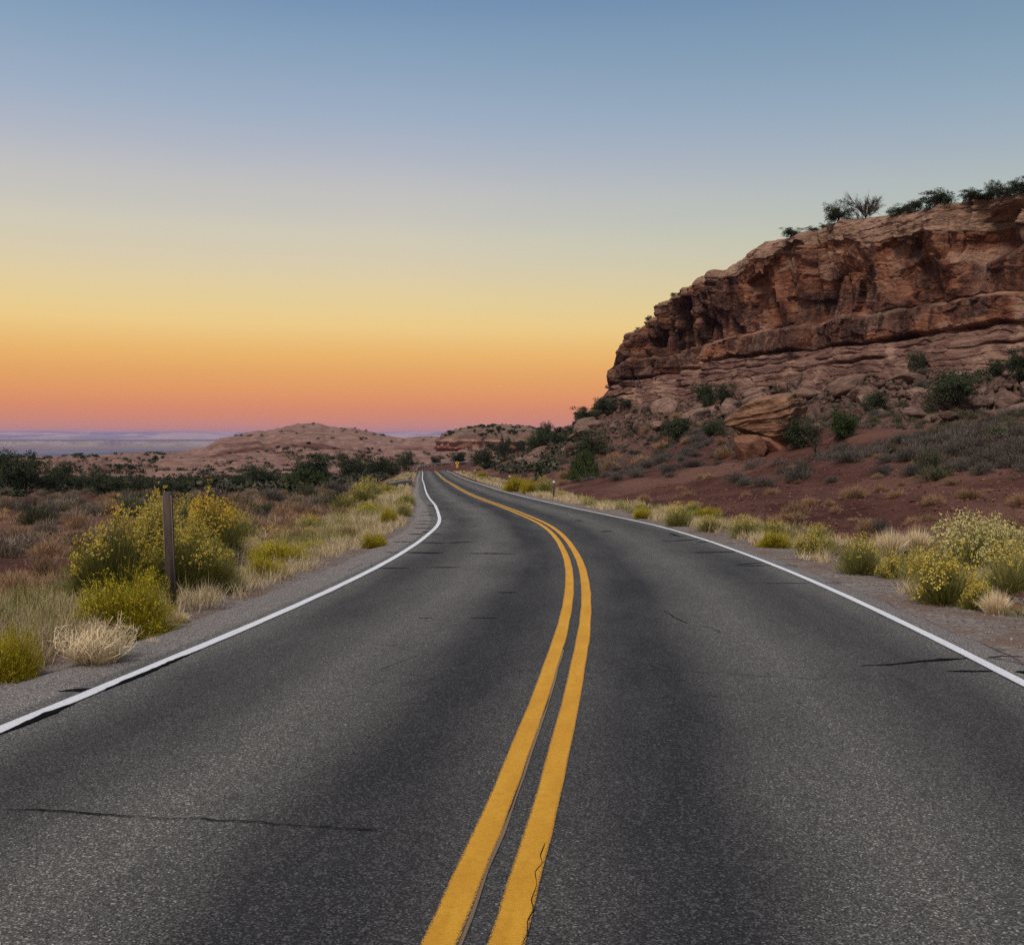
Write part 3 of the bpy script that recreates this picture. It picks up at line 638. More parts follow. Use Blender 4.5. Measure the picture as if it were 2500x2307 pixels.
me_ = band_hill('mesa', [(-7000, 3900), (-4300, 4700), (-2600, 5050), (-1300, 5200), (-300, 5400), (900, 5800), (2600, 6300), (6000, 7000)],
                [(330, -66), (120, -54), (40, -46), (25, -40), (18, -18), (4, -13.5), (-40, -10.5), (-400, -9.5), (-2000, -9.5), (-6500, -12)], 26, 31, M['mesa'], 130, 2.2, 700)
tag(me_, kind='structure')
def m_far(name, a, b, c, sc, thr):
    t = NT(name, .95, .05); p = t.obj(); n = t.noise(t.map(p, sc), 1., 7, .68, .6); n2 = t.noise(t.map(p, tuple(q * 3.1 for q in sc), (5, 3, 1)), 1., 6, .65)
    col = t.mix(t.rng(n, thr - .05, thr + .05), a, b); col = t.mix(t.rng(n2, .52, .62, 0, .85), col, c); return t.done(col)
M['mount'] = m_far('far_mountain_lit_shaded', (.23, .155, .21), (.44, .285, .275), (.34, .22, .25), (.0011, .0011, .022), .5)  # pink lit patches and lavender shade painted into the colour
mo = band_hill('mountains', [(-14000, 7600), (-8000, 10300), (-4500, 11400), (-1500, 12000), (2000, 12300), (7000, 12000), (13000, 10500)],
               [(900, -40), (650, -26), (420, -8), (300, 10), (180, 28), (60, 47), (-60, 62), (-250, 72), (-700, 78), (-1800, 60)], 45, 47, M['mount'], 420, 15, 1500)
tag(mo, kind='structure')

# ------------------------------------------------------------------ plants: prototypes
M['jun'] = m_leaf('juniper_needles', (.022, .032, .016), (.060, .070, .034), (.040, .055, .022), .2)
M['jun_green'] = m_leaf('drooping_juniper_needles', (.014, .024, .008), (.058, .078, .022), None, .1)
M['bark'] = m_flat('juniper_bark', (.11, .085, .07), (.05, .038, .032), 8., .9, .02, .1, 0, (3, 3, .6))
M['dead'] = m_flat('weathered_dead_wood', (.16, .13, .115), (.07, .055, .05), 6., .9, .02, .1, 0, (3, 3, .6))
M['stem'] = m_leaf('rabbitbrush_stems', (.085, .088, .020), (.26, .24, .07), (.16, .152, .036), .12)
M['stem_pale'] = m_leaf('pale_rabbitbrush_stems', (.15, .15, .04), (.36, .32, .11), None, .15)
M['flower'] = m_leaf('yellow_flower_heads', (.36, .26, .03), (.60, .48, .12), (.48, .34, .05), .1)
M['flower_orange'] = m_leaf('orange_yellow_flower_heads', (.48, .29, .02), (.64, .44, .06), None, .1)
M['flower_pale'] = m_leaf('pale_yellow_flower_heads', (.40, .34, .12), (.56, .50, .24), None, .1)
M['olive'] = m_leaf('olive_yellow_foliage', (.20, .165, .012), (.50, .40, .03), (.34, .275, .02), .12)
M['sage'] = m_leaf('sagebrush_twigs', (.055, .048, .046), (.155, .128, .108), (.105, .088, .068), .3)
M['sage_green'] = m_leaf('green_sage_leaves', (.045, .048, .026), (.125, .120, .065), None, .25)
M['dry'] = m_leaf('dry_brown_twigs', (.15, .085, .048), (.44, .29, .175), (.33, .19, .085), .25)
M['straw'] = m_leaf('straw_coloured_blades', (.40, .30, .165), (.70, .56, .35), None, .15)
M['tallgrass'] = m_leaf('grey_green_grass', (.21, .16, .08), (.50, .385, .22), None, .15)

def tubes_tree(rng, h, lean, n_limb, r0, spread, mb=None, up=.55):
    mb = mb or MB(); tips = []
    k = 7; t = np.linspace(0, 1, k)
    trunk = np.stack([lean[0] * t**1.3 * h + .06 * h * np.sin(t * 5 + rng.uniform(0, 6)) * t, lean[1] * t * h + .05 * h * np.sin(t * 4 + rng.uniform(0, 6)) * t, t * h * .75 - .25], 1)
    mb.tube(trunk, r0 * (1 - .7 * t), 7)
    for i in range(n_limb):
        f = rng.uniform(.22, .95); b = np.array([np.interp(f, t, trunk[:, q]) for q in range(3)]); a = rng.uniform(0, 2 * math.pi)
        L = spread * rng.uniform(.55, 1.05); e = b + np.array([math.cos(a) * L, math.sin(a) * L, L * up * rng.uniform(.3, 1.5)])
        mid = (b + e) / 2 + rng.normal(size=3) * L * .12 - np.array([0, 0, L * .06]); s = np.linspace(0, 1, 5)[:, None]
        P = (1 - s)**2 * b + 2 * s * (1 - s) * mid + s**2 * e
        mb.tube(P, r0 * .42 * (1 - f * .5) * np.linspace(1, .3, 5), 5); tips.append((P, L))
    return mb, tips, trunk
def proto_juniper(name, seed, h, w, leaves=2600, green=False, clump=.34, leaf=.085):
    rng = np.random.default_rng(seed)
    root = empty(name)
    mb, tips, trunk = tubes_tree(rng, h, rng.uniform(-.12, .12, 2), 15, .075 * h**.8 + .02, w * .48)
    mb.build('trunk', M['bark'], root, True)
    cs = []
    for P, L in tips:
        for f in (.55, .8, 1.0): cs.append(P[int(f * 4)] + rng.normal(size=3) * .1 * w)
        for _ in range(2): cs.append(P[-1] + rng.normal(size=3) * .16 * w)
    for _ in range(10): cs.append(trunk[-1] + rng.normal(size=3) * np.array([.2, .2, .12]) * w)
    for _ in range(16):
        a = rng.uniform(0, 6.3); rr_ = w * .46 * rng.uniform(.5, 1.); cs.append(np.array([math.cos(a) * rr_, math.sin(a) * rr_, h * rng.uniform(.05, .5)]))
    cs = np.array(cs); cs[:, 2] = np.clip(cs[:, 2], .06 * h, h * .98)
    sz = clump * rng.uniform(.5, 1.25, len(cs)) * (w / 3) ** .5
    pick = rng.choice(len(cs), leaves, p=sz**2 / (sz**2).sum())
    d = rng.normal(size=(leaves, 3)); d /= np.linalg.norm(d, axis=1)[:, None]
    c = cs[pick] + d * (sz[pick] * rng.uniform(.35, 1.05, leaves))[:, None] * np.array([1.1, 1.1, .8])
    V, Q = leaf_arrays(c, leaf * rng.uniform(.6, 1.3, leaves), rng, .5)
    mk('crown', V, [Q], M['jun_green' if green else 'jun'], root)
    return root
def proto_droop(name):
    rng = np.random.default_rng(77); root = empty(name); mb = MB(); h, w = 2.1, 2.9
    mb, tips, tr = tubes_tree(rng, h, (0, 0), 14, .09, w * .42); mb.build('trunk', M['bark'], root, True)
    k = 150; ca = rng.uniform(0, 2 * math.pi, k); cq = rng.uniform(0, 1, k) ** .55; cz = h * (1 - cq ** 2.2) * rng.uniform(.72, 1.08, k) + .05; cr = w * .5 * cq * rng.uniform(.75, 1.05, k)
    n = 9000; i = rng.integers(0, k, n); a = ca[i] + rng.normal(size=n) * .06
    b = np.stack([np.cos(ca[i]) * cr[i], np.sin(ca[i]) * cr[i], cz[i]], 1) + rng.normal(size=(n, 3)) * np.array([.09, .09, .12]); dn = rng.uniform(0, .55, n); b[:, 2] = np.maximum(b[:, 2] - dn * np.minimum(cz[i], .9), .06); b[:, :2] *= (1 + dn * .18)[:, None]
    L = rng.uniform(.08, .24, n); tip = b + np.stack([np.cos(a) * .06, np.sin(a) * .06, -L], 1); tip[:, 2] = np.maximum(tip[:, 2], .01)
    V, T = blade_arrays(b, tip, .03, np.stack([np.cos(a) * .04, np.sin(a) * .04, .03 + 0 * a], 1), rng); mk('crown', V, [T], M['jun_green'], root)
    return root
def proto_rabbit(name, seed, R, H, stems=1500, fl=380, fsz=.017, stem='stem', flw='flower', sw=.006, cover=.85, per=7, leafy=1.6):
    rng = np.random.default_rng(seed); root = empty(name)
    a = rng.uniform(0, 2 * math.pi, stems); q = rng.uniform(0, 1, stems) ** .5
    lump = 1 + .30 * vn(np.cos(a) * 2 + seed, np.sin(a) * 2 + q * 2, seed) + .16 * vn(np.cos(a) * 6, np.sin(a) * 6 + q * 5, seed + 3)
    elev = np.cos(q * math.pi / 2 * .97)
    tip = np.stack([np.cos(a) * R * np.sin(q * math.pi / 2) * lump, np.sin(a) * R * np.sin(q * math.pi / 2) * lump, H * np.maximum(elev, .1) * lump * rng.uniform(.74, 1.12, stems)], 1)
    base = np.stack([np.cos(a) * R * .3 * q, np.sin(a) * R * .3 * q, np.zeros(stems) - .03], 1) * rng.uniform(.3, 1, (stems, 1))
    sag = np.stack([np.cos(a) * R * .10 * q, np.sin(a) * R * .10 * q, .05 * H * q], 1)
    V, T = blade_arrays(base, tip, sw * 1.2, sag, rng)
    mb = MB(); mb.add(V, T)
    n2 = int(stems * leafy); i = rng.integers(0, stems, n2); f = rng.uniform(.35, .97, n2)[:, None]
    p = base[i] + (tip[i] - base[i]) * f + sag[i] * (1 - np.abs(f - .55) * 1.5); d = (tip[i] - base[i]); d /= np.linalg.norm(d, axis=1)[:, None]
    L = rng.uniform(.05, .13, n2)[:, None] * (H / .8) ** .5; e = p + (d + rng.normal(size=(n2, 3)) * .35 + np.array([0, 0, .25])) * L
    V, T = blade_arrays(p, e, sw * .9, np.zeros((n2, 3)), rng); mb.add(V, T)
    mb.build('foliage', M[stem], root)
    if fl:
        top = np.argsort(-(tip[:, 2] / H + rng.uniform(0, .9, stems) * cover + .38 * vn(tip[:, 0] / R * 3.2 + seed, tip[:, 1] / R * 3.2 + tip[:, 2] / H * 2, seed + 40)))[:fl]
        c = np.repeat(tip[top], per, 0); n = len(c)
        c = c + rng.normal(size=(n, 3)) * np.array([1, 1, .6]) * fsz * 1.3 + np.array([0, 0, fsz * .4])
        V, Q = leaf_arrays(c, fsz * rng.uniform(.55, 1.15, n), rng, .8); mk('blossom', V, [Q], M[flw], root)
    return root
def proto_mound(name, seed, R, H, n, mat, L=(.06, .16), w=.006, twig=260, shell=.55, upb=.5, low=0.):
    """Low twiggy shrub: a broken dome of short sprigs over radiating twigs."""
    rng = np.random.default_rng(seed)
    a = rng.uniform(0, 2 * math.pi, n); ph = np.arccos(rng.uniform(0, 1, n)); r = rng.uniform(shell, 1, n)
    lump = 1 + .28 * vn(np.cos(a) * 2.2 + seed, np.sin(a) * 2.2 + ph, seed) + .12 * vn(np.cos(a) * 6, np.sin(a) * 6 + ph * 4, seed + 2)
    d = np.stack([np.cos(a) * np.sin(ph), np.sin(a) * np.sin(ph), np.cos(ph)], 1)
    p = d * (r * lump)[:, None] * np.array([R, R, H]); p[:, 2] = np.maximum(p[:, 2], .01)
    l = rng.uniform(L[0], L[1], n)[:, None]; e = p + (d * .7 + rng.normal(size=(n, 3)) * .45 + np.array([0, 0, upb])) * l
    V, T = blade_arrays(p, e, w, np.zeros((n, 3)), rng); mb = MB(); mb.add(V, T)
    i = rng.integers(0, n, twig); b = np.stack([p[i, 0] * .12, p[i, 1] * .12, np.zeros(twig) - .03], 1)
    V, T = blade_arrays(b, p[i] * 1.03, w * 1.5, d[i] * .03, rng); mb.add(V, T)
    return mb.data(name, M[mat])
def proto_tuft(name, seed, R, H, n, mat, w=.005, curl=.3, spread=1.):
    rng = np.random.default_rng(seed); a = rng.uniform(0, 2 * math.pi, n); q = rng.uniform(0, 1, n)
    b = np.stack([np.cos(a), np.sin(a), 0 * a], 1) * (R * .35 * rng.uniform(0, 1, n))[:, None] - np.array([0, 0, .02])
    e = b + np.stack([np.cos(a) * R * q * spread, np.sin(a) * R * q * spread, H * rng.uniform(.5, 1.05, n) * (1 - .45 * q)], 1)
    sag = np.stack([-np.cos(a) * R * .1 * q, -np.sin(a) * R * .1 * q, H * curl * .3 * q], 1)
    V, T = blade_arrays(b, e, w, sag, rng); mb = MB(); mb.add(V, T)
    return mb.data(name, M[mat])
def copy_tree(o):
    r = o.copy(); C.objects.link(r)
    for ch in list(o.children):
        c = ch.copy(); C.objects.link(c); c.parent = r
    return r
PROTO = {}; USED = set()
def spawn(key, loc, rz=None, s=1., label=None, cat=None, group=None, sz=None):
    p = PROTO[key]
    if key in USED: o = copy_tree(p)
    else: o = p; USED.add(key)
    o.location = loc; o.rotation_euler = (0, 0, rnd.uniform(0, 6.28) if rz is None else rz); o.scale = (s, s, s if sz is None else sz)
    for k in ('label', 'group', 'category'):
        if k in o: del o[k]
    return tag(o, label, cat, group)
def spawn_mesh(name, me, loc, rz=None, s=1., sz=None, label=None, cat=None, group=None):
    o = link(name, me); o.location = loc; o.rotation_euler = (0, 0, rnd.uniform(0, 6.28) if rz is None else rz); o.scale = (s, s, s if sz is None else sz)
    return tag(o, label, cat, group)

JH = [(2.5, 3.0), (2.1, 3.3), (3.0, 2.7), (2.3, 2.6)]
for i, (h, w) in enumerate(JH): PROTO['j%d' % i] = proto_juniper('juniper', 20 + i, h, w, 6500, False, .46, .075)
PROTO['jg'] = proto_juniper('juniper', 31, 2.2, 2.7, 6500, True, .46, .075)
def juniper(u, v, wpx, hpx, label, group=None, key=None, at=None):
    x, y, z = at or on_ground(u, v); k = key or 'j%d' % rnd.randrange(4)
    h, w = (2.2, 2.7) if k == 'jg' else JH[int(k[1])]
    return spawn(k, (x, y, z - .05), None, wpx / F * y / (w * 1.12), label, 'tree', group, hpx / F * y / (h * 1.02))
# junipers on the cliff's crown
for u, w, h, lab in [(1926, 36, 22, 'round dark bush lowest on the cliff skyline after the long bare stretch'), (1981, 22, 16, 'tiny juniper at the top of the cliff, left of the leaning juniper'), (2040, 50, 48, 'leaning dark juniper beside the bare tree on the cliff top'), (2008, 22, 14, 'low scrubby juniper at the head of the tall crack in the cliff'),
                     (2190, 44, 26, 'wide low juniper on the cliff top just right of the bare tree'), (2225, 34, 28, 'spiky low juniper between the wide low one and the round tree on the cliff top'), (2274, 60, 52, 'round bushy juniper standing tall on the cliff skyline'), (2356, 38, 40, 'upright juniper growing at the cliff edge where the rim steps up'),
                     (2388, 44, 20, 'flat strip of juniper scrub along the high rim of the cliff'), (2414, 26, 46, 'slim lone juniper sticking up above the scrub on the high rim'), (2450, 46, 32, 'squat juniper on the rim right of the slim lone one'), (2486, 48, 38, 'juniper at the far end of the rim beside the picture edge'),
                     (1583, 13, 14, 'tiny twisted juniper on the stepped nose of the cliff'), (1558, 9, 8, 'smallest shrub at the outer edge of the cliff nose'), (1640, 10, 9, 'small shrub on the shoulder above the dark slot in the cliff')]:
    x, y, z = on_rim(u, 1.2); juniper(u, 0, w * 1.4, h * .92, lab, 'junipers along the cliff top', None, (x, y, z))
# junipers on the talus and by the road
TJ = [(1726, 995, 46, 50, 'dark juniper on the upper talus, left of a touching pair'), (1766, 1000, 46, 44, 'dark juniper on the upper talus, right of a touching pair'), (1705, 940, 22, 20, 'small juniper tight under the cliff foot above the touching pair'), (1628, 958, 26, 18, 'low juniper at the cliff foot below the dark slot'),
      (1651, 1080, 64, 60, 'big rounded juniper in the middle of the talus, left of the layered boulder'), (1741, 1064, 48, 34, 'low juniper just left of the layered boulder'), (1957, 1092, 74, 58, 'juniper hugging the right side of the layered boulder'), (1906, 978, 28, 26, 'small green juniper above the layered boulder'),
      (1586, 978, 30, 14, 'flat juniper under the cliff near the nose'), (1532, 1000, 34, 20, 'low juniper at the very foot of the cliff nose'), (1484, 1014, 52, 44, 'see-through juniper against the sky left of the cliff nose'), (1432, 1038, 54, 36, 'broad juniper on the sloping skyline below the cliff nose'),
      (1446, 1122, 70, 62, 'dull brown-green juniper behind the drooping green one'), (2244, 912, 58, 40, 'dark juniper at the cliff foot above the right-hand talus'), (2366, 900, 26, 24, 'small juniper at the cliff foot between two larger ones'), (2432, 920, 40, 34, 'juniper among pale slabs near the right edge of the talus'),
      (2490, 930, 44, 62, 'tall juniper at the right edge under the cliff'), (2319, 1002, 106, 70, 'widest juniper on the right-hand talus, over slanting slabs'), (2049, 958, 42, 28, 'small juniper beneath the ledge right of the dead snag'), (2140, 1014, 54, 50, 'juniper in the centre of the rocky slope on the right'),
      (2056, 1074, 60, 58, 'bright green juniper at the lower edge of the talus rocks'), (1330, 1090, 34, 46, 'upright juniper breaking the skyline right of the butte'), (1312, 1114, 46, 50, 'dark juniper below the upright one right of the butte'), (1232, 1122, 34, 44, 'juniper standing alone on the low slope before the butte'),
      (1197, 1094, 18, 12, 'small round juniper under the pale band of the butte'), (1177, 1142, 52, 48, 'bushy dark juniper above the first roadside marker posts'), (1367, 1086, 40, 26, 'juniper on the skyline between the upright one and the broad one'), (1398, 1066, 36, 24, 'thin juniper half way down the sloping skyline'), (1268, 1106, 30, 26, 'low juniper on the slope left of the dark pair')]
for u, v, w, h, lab in TJ: juniper(u, v, w * 1.2, h * 1.15, lab, 'junipers on the slope below the cliff', 'jg' if 'bright green' in lab else None)
PROTO['jd'] = proto_droop('juniper')
x, y, z = on_ground(1428, 1174); spawn('jd', (x, y, z), None, 96 / F * y / 2.9, 'bright green drooping juniper with hanging sprays beside the red bank', 'tree', None, 70 / F * y / 2.1)
LJ = [(755, 1182, 112, 66, 'largest dark juniper in the middle of the left-hand scrub', None), (742, 1196, 80, 44, 'greener juniper in front of the largest dark one', 'jg'), (867, 1164, 78, 52, 'dark juniper midway between the largest one and the guardrail', None), (922, 1164, 54, 44, 'juniper second from the guardrail in the dark row', None), (956, 1162, 44, 40, 'juniper nearest the near guardrail end', None),
      (992, 1150, 36, 42, 'upright juniper right behind the near guardrail end', None), (1064, 1133, 24, 16, 'small juniper behind the far guardrail', None), (1118, 1132, 42, 24, 'wide dark juniper behind the yellow sign', None), (640, 1182, 84, 44, 'low dark juniper between the flowering bush and the largest juniper', None), (590, 1192, 60, 36, 'murky juniper close behind the grey scrub beyond the post', None),
      (14, 1204, 96, 92, 'tall juniper at the left edge, rising to the canyon view', None), (62, 1200, 70, 66, 'juniper joined to the tall one at the left edge', None), (86, 1172, 24, 24, 'small round juniper against the pink slickrock on the left', None), (160, 1194, 66, 60, 'pointed juniper in the left-hand row with slickrock behind', None), (118, 1198, 60, 44, 'low juniper filling the gap before the pointed one', None), (212, 1198, 52, 40, 'juniper right of the pointed one in the left row', None),
      (274, 1212, 88, 58, 'broad juniper behind the tan round shrub on the left', None), (324, 1214, 60, 46, 'juniper beside the broad one in the left row', None), (382, 1208, 54, 40, 'juniper directly behind the marker post top', None), (430, 1206, 52, 32, 'dark juniper peeping over the flowering bush', None), (505, 1194, 60, 34, 'low juniper over the right end of the flowering bush', None)]
for u, v, w, h, lab, k in LJ: juniper(u, v, w * 1.08, h * 1.08, lab, 'junipers across the left-hand scrubland', k)

# far bushes dotted on the slickrock and the hills
far_me = []
for i in range(4):
    rng = np.random.default_rng(60 + i); n = 260; d = rng.normal(size=(n, 3)); d /= np.linalg.norm(d, axis=1)[:, None]
    lob = rng.normal(size=(7, 3)) * np.array([.55, .55, .2]) + np.array([0, 0, .55]); c = lob[rng.integers(0, 7, n)] + d * rng.uniform(.2, .5, n)[:, None]; c[:, 2] = np.maximum(c[:, 2], .02)
    V, Q = leaf_arrays(c, .2, rng, .7); far_me.append(mesh_data('desert_bush', V, [Q], M['jun']))
def g_far(k, g):
    r = np.where(g.random(k) < .75, g.uniform(95, 455, k), g.uniform(90, 200, k)); a = np.radians(g.uniform(-29, 4, k)); return r * np.sin(a), r * np.cos(a)
def c_far(scale, thr, edge):
    def f(x, y, g):
        idx, lat, dl, dr = road_near(x, y)
        return (fbm(x / scale, y / (scale * .65), 3, 140) > thr) & (np.hypot(x, y) < np.interp(CXP + F * x / y, RRU, RRV) + edge) & (((np.hypot(x, y) - 225) / (np.interp(CXP + F * x / y, RRU, RRV) - 225) < .5) | (CXP + F * x / y < 430) | (g.random(len(x)) < .10)) & np.where(lat > 0, dr > 6, dl > 6)
    return f
px_, py_ = sample(185, g_far, c_far(22, .12, 2), RG); pz_ = terrain(px_, py_)
for i, (x, y, z) in enumerate(zip(px_, py_, pz_)):
    s = rnd.uniform(.5, 1.35) * (1 if y > 180 else .8)
    spawn_mesh('desert_bush', far_me[i % 4], (x, y, z - .1), None, s, s * rnd.uniform(.6, .95), 'small dark bush dotted over the far slickrock hills and flats', 'bush', 'far bushes on the slickrock')
def c_crev(x, y, g):
    bump = fbm(x / 34, y / 22, 4, 21); rid = 1 - np.abs(fbm(x / 26 + 3, y / 15, 3, 33)) * 2; gul = sm(.16, 0, np.abs(fbm(x / 30 + 5, y / 48, 4, 44)))
    s1, s2, sc, a_, b_ = worley(x / 15 + .4 * bump, y / 11 + .4 * rid, 47)
    return c_far(16, -.05, 0)(x, y, g) & ((gul > .45) | (s2 - s1 < .13) | (g.random(len(x)) < .12))
def scrub(n):
    rng = np.random.default_rng(88); x, y = sample(n, g_far, c_crev, rng); sz = rng.uniform(.25, .8, n)
    Z = terrain(x, y); k = 26; c = np.repeat(np.stack([x, y, Z], 1), k, 0); s = np.repeat(sz, k)[:, None]
    c = c + rng.normal(size=c.shape) * s * np.array([.6, .6, .3]) + np.array([0, 0, .4]) * s
    V, Q = leaf_arrays(c, s[:, 0] * rng.uniform(.3, .5, len(c)), rng, .7)
    tag(mk('undergrowth', V, [Q], M['scrub']), kind='stuff')
M['scrub'] = m_leaf('far_scrub_leaves', (.040, .040, .026), (.085, .078, .050), None, .1)
scrub(3600)
cnt = 0
while cnt < 108:                       # scrub on the butte and the nose
    x = x_of(rnd.uniform(1075, 1330), yb); y = yb + rnd.uniform(-14, 6); ex = ((x - x_of(1226, yb)) / 21) ** 2 + ((y - yb) / 14) ** 2
    if ex > 1: continue
    z = float(np.interp(ex, [0, .1, .45, .75, 1], [4.5, 4.3, 3.1, 1.9, .8])); s = rnd.uniform(.4, 1.1)
    spawn_mesh('desert_bush', far_me[cnt % 4], (x, y, z - .15), None, s, s * .7, 'tiny dark bush on top of the banded butte', 'bush', 'bushes on the butte'); cnt += 1

# bare and dead trees
def dead_tree(name, loc, h, seed, label, mat='dead', lean=(.15, .1), twigs=0, spread=.4, limbs=9, r0=.05, sc=1.):
    rng = np.random.default_rng(seed); root = empty(name, loc)
    mb, tips, trunk = tubes_tree(rng, h, lean, limbs, r0, spread * h, up=.9); mb.build('trunk', M[mat], root, True)
    tb = MB()
    for P, L in tips:
        for _ in range(twigs):
            b = P[rng.integers(1, 5)]; e = b + (rng.normal(size=3) * .5 + (P[-1] - P[0]) / L * .6 + np.array([0, 0, .35])) * L * rng.uniform(.3, .65)
            tb.tube([b, (b + e) / 2 + rng.normal(size=3) * .04 * L, e], [r0 * .2, r0 * .15, r0 * .07], 4, False)
            for _ in range(3):
                b2_ = b + (e - b) * rng.uniform(.3, 1); e2 = b2_ + rng.normal(size=3) * L * .16 + np.array([0, 0, .06]) * L; tb.tube([b2_, e2], [r0 * .1, r0 * .04], 3, False)
    if tb.n: tb.build('twigs', M[mat], root)
    return tag(root, label, 'dead tree')
x, y, z = on_rim(2105, 1.6); dead_tree('bare_tree', (x, y, z - .2), 40 / F * y, 3, 'leafless tree with a fan of bare twigs on the cliff top', 'bark', (.05, .02), 22, .85, 18, .12)
for u, v, hp, ln, lab in [(1828, 1112, 56, (-.3, 0), 'dead snag with a bent trunk below the layered boulder'), (2005, 1122, 60, (-.45, .1), 'leaning dead juniper with forked bare limbs on the sage slope'), (1936, 978, 40, (.1, 0), 'thin grey snag above the layered boulder'), (1541, 1060, 26, (0, 0), 'short dark stump standing on the left talus'), (1577, 974, 34, (-.2, 0), 'small bleached snag under the cliff near the nose')]:
    x, y, z = on_ground(u, v); dead_tree('dead_tree', (x, y, z), hp / F * y * 1.4, int(u), lab, 'bark', ln, 3, .45, 8, .0022 * y)

# ------------------------------------------------------------------ flowering and dry bushes that the photo singles out
def bush(key, u, v, wpx, hpx, label, cat='bush', group=None):
    x, y, z = on_ground(u, v); R, H = PSZ[key]
    return spawn(key, (x, y, z - .02), None, wpx / F * y / (2.2 * R), label, cat, group, hpx / F * y / (H * 1.15))
PSZ = {}
def reg(key, maker, R, H): PROTO[key] = maker; PSZ[key] = (R, H)
reg('ra', proto_rabbit('rabbitbrush', 1, 1.0, 1.0, 5600, 820, .0135, 'stem', 'flower', .007, .5, 8, 1.9), 1.0, 1.0)
reg('rb', proto_rabbit('rabbitbrush', 2, 1.0, .95, 4200, 760, .0135, 'stem', 'flower_orange', .006, .45, 8, 1.7), 1.0, .95)
reg('rs', proto_rabbit('rabbitbrush', 3, .42, .42, 1100, 420, .013, 'stem', 'flower', .006, .6, 5, 1.8), .42, .42)
reg('rt', proto_rabbit('rabbitbrush', 4, .42, .5, 1300, 150, .012, 'stem_pale', 'flower', .006, .5, 4, 2.2), .42, .5)
reg('ro', proto_rabbit('rabbitbrush', 5, .55, .5, 3600, 1500, .010, 'olive', 'olive', .005, .9, 3, 2.4), .55, .5)
reg('rp', proto_rabbit('rabbitbrush', 6, .9, .7, 2600, 1300, .017, 'stem_pale', 'flower_pale', .006, .8, 6, 2.), .9, .7)
# the great clump behind the marker post
bush('ra', 285, 1474, 290, 232, 'large yellow-flowered bush just left of the wooden post')
bush('ra', 470, 1448, 265, 182, 'dark-based yellow-flowered bush just right of the wooden post')
bush('rb', 520, 1362, 200, 152, 'orange-yellow flowering bush behind the post, top right of the clump')
bush('ra', 400, 1398, 240, 192, 'tall yellow flowering bush directly behind the top half of the post')
bush('rt', 455, 1290, 100, 84, 'feathery upright green bush at the very top of the flowering clump')
bush('rt', 590, 1320, 90, 76, 'pale flowering bush just beyond the right end of the clump')
bush('ro', 306, 1552, 262, 158, 'dense olive-yellow mound at the foot of the wooden post')
bush('ro', 24, 1660, 150, 128, 'bright yellow mound cut by the left picture edge')
bush('ro', 640, 1412, 120, 60, 'vivid yellow-green mound in the left verge after the clump')
GLV = 'flowering bushes in the left verge'
for u, v, w, h, k, lab in [(765, 1352, 76, 36, 'ro', 'small golden mound before the red hollow on the left'), (912, 1338, 78, 42, 'ro', 'golden mound at the gravel edge under the left bend'), (952, 1280, 56, 44, 'ro', 'golden bush beside the cracked shoulder'), (985, 1260, 46, 42, 'rt', 'greyish upright bush at the shoulder edge by the bend'),
                           (905, 1216, 76, 52, 'rt', 'tall yellow-green bush in the left verge before the near guardrail'), (884, 1228, 80, 50, 'rt', 'feathery pale bush touching the tall yellow-green one'), (840, 1248, 74, 44, 'rt', 'pale tufted bush at the back of the red hollow'), (990, 1236, 58, 36, 'rt', 'low green bush along the shoulder above the bend')]:
    bush(k, u, v, w, h, lab, 'bush', GLV)
GRV = 'flowering bushes in the right verge'
for u, v, w, h, k, lab in [(1572, 1266, 48, 24, 'ro', 'low golden bush, first bright one in the right verge'), (1656, 1284, 70, 50, 'rt', 'tall spiky green bush in the right verge'), (1735, 1298, 60, 36, 'rt', 'straw-green bush right of the tall spiky one'), (1822, 1314, 76, 50, 'rt', 'olive bush with upright stalks in the right verge'), (1888, 1336, 76, 36, 'ro', 'golden flowering mound half way along the right verge'),
                           (1975, 1354, 70, 46, 'rs', 'yellow flowering bush before the white-grass clump'), (2000, 1324, 70, 40, 'rt', 'olive bush behind the yellow one before the white grass'), (2102, 1402, 104, 84, 'rt', 'tall green bush beside the gravel on the right'), (2182, 1412, 66, 54, 'rs', 'small bright yellow bush between two green ones on the right'), (2246, 1424, 80, 76, 'rt', 'spiky upright green bush right of the small yellow one'),
                           (2308, 1476, 150, 116, 'rs', 'leafy yellow-topped bush at the pavement edge on the right'), (2384, 1490, 76, 66, 'rs', 'small yellow bush in front of the largest one on the right'), (2404, 1398, 200, 116, 'rp', 'largest pale-yellow bush on the right, silvery flowers'), (2470, 1450, 130, 110, 'rt', 'tall straggly green bush at the right picture edge'),
                           (1258, 1200, 60, 32, 'ro', 'golden bush beside the third marker post'), (1300, 1206, 50, 30, 'ro', 'golden bush between the marker posts'), (1330, 1206, 46, 36, 'rt', 'grey-green bush left of the nearest white-topped post'), (1176, 1168, 24, 15, 'ro', 'tiny green-yellow bush near the yellow sign')]:
    bush(k, u, v, w * 1.25, h * 1.2, lab, 'bush', GRV)
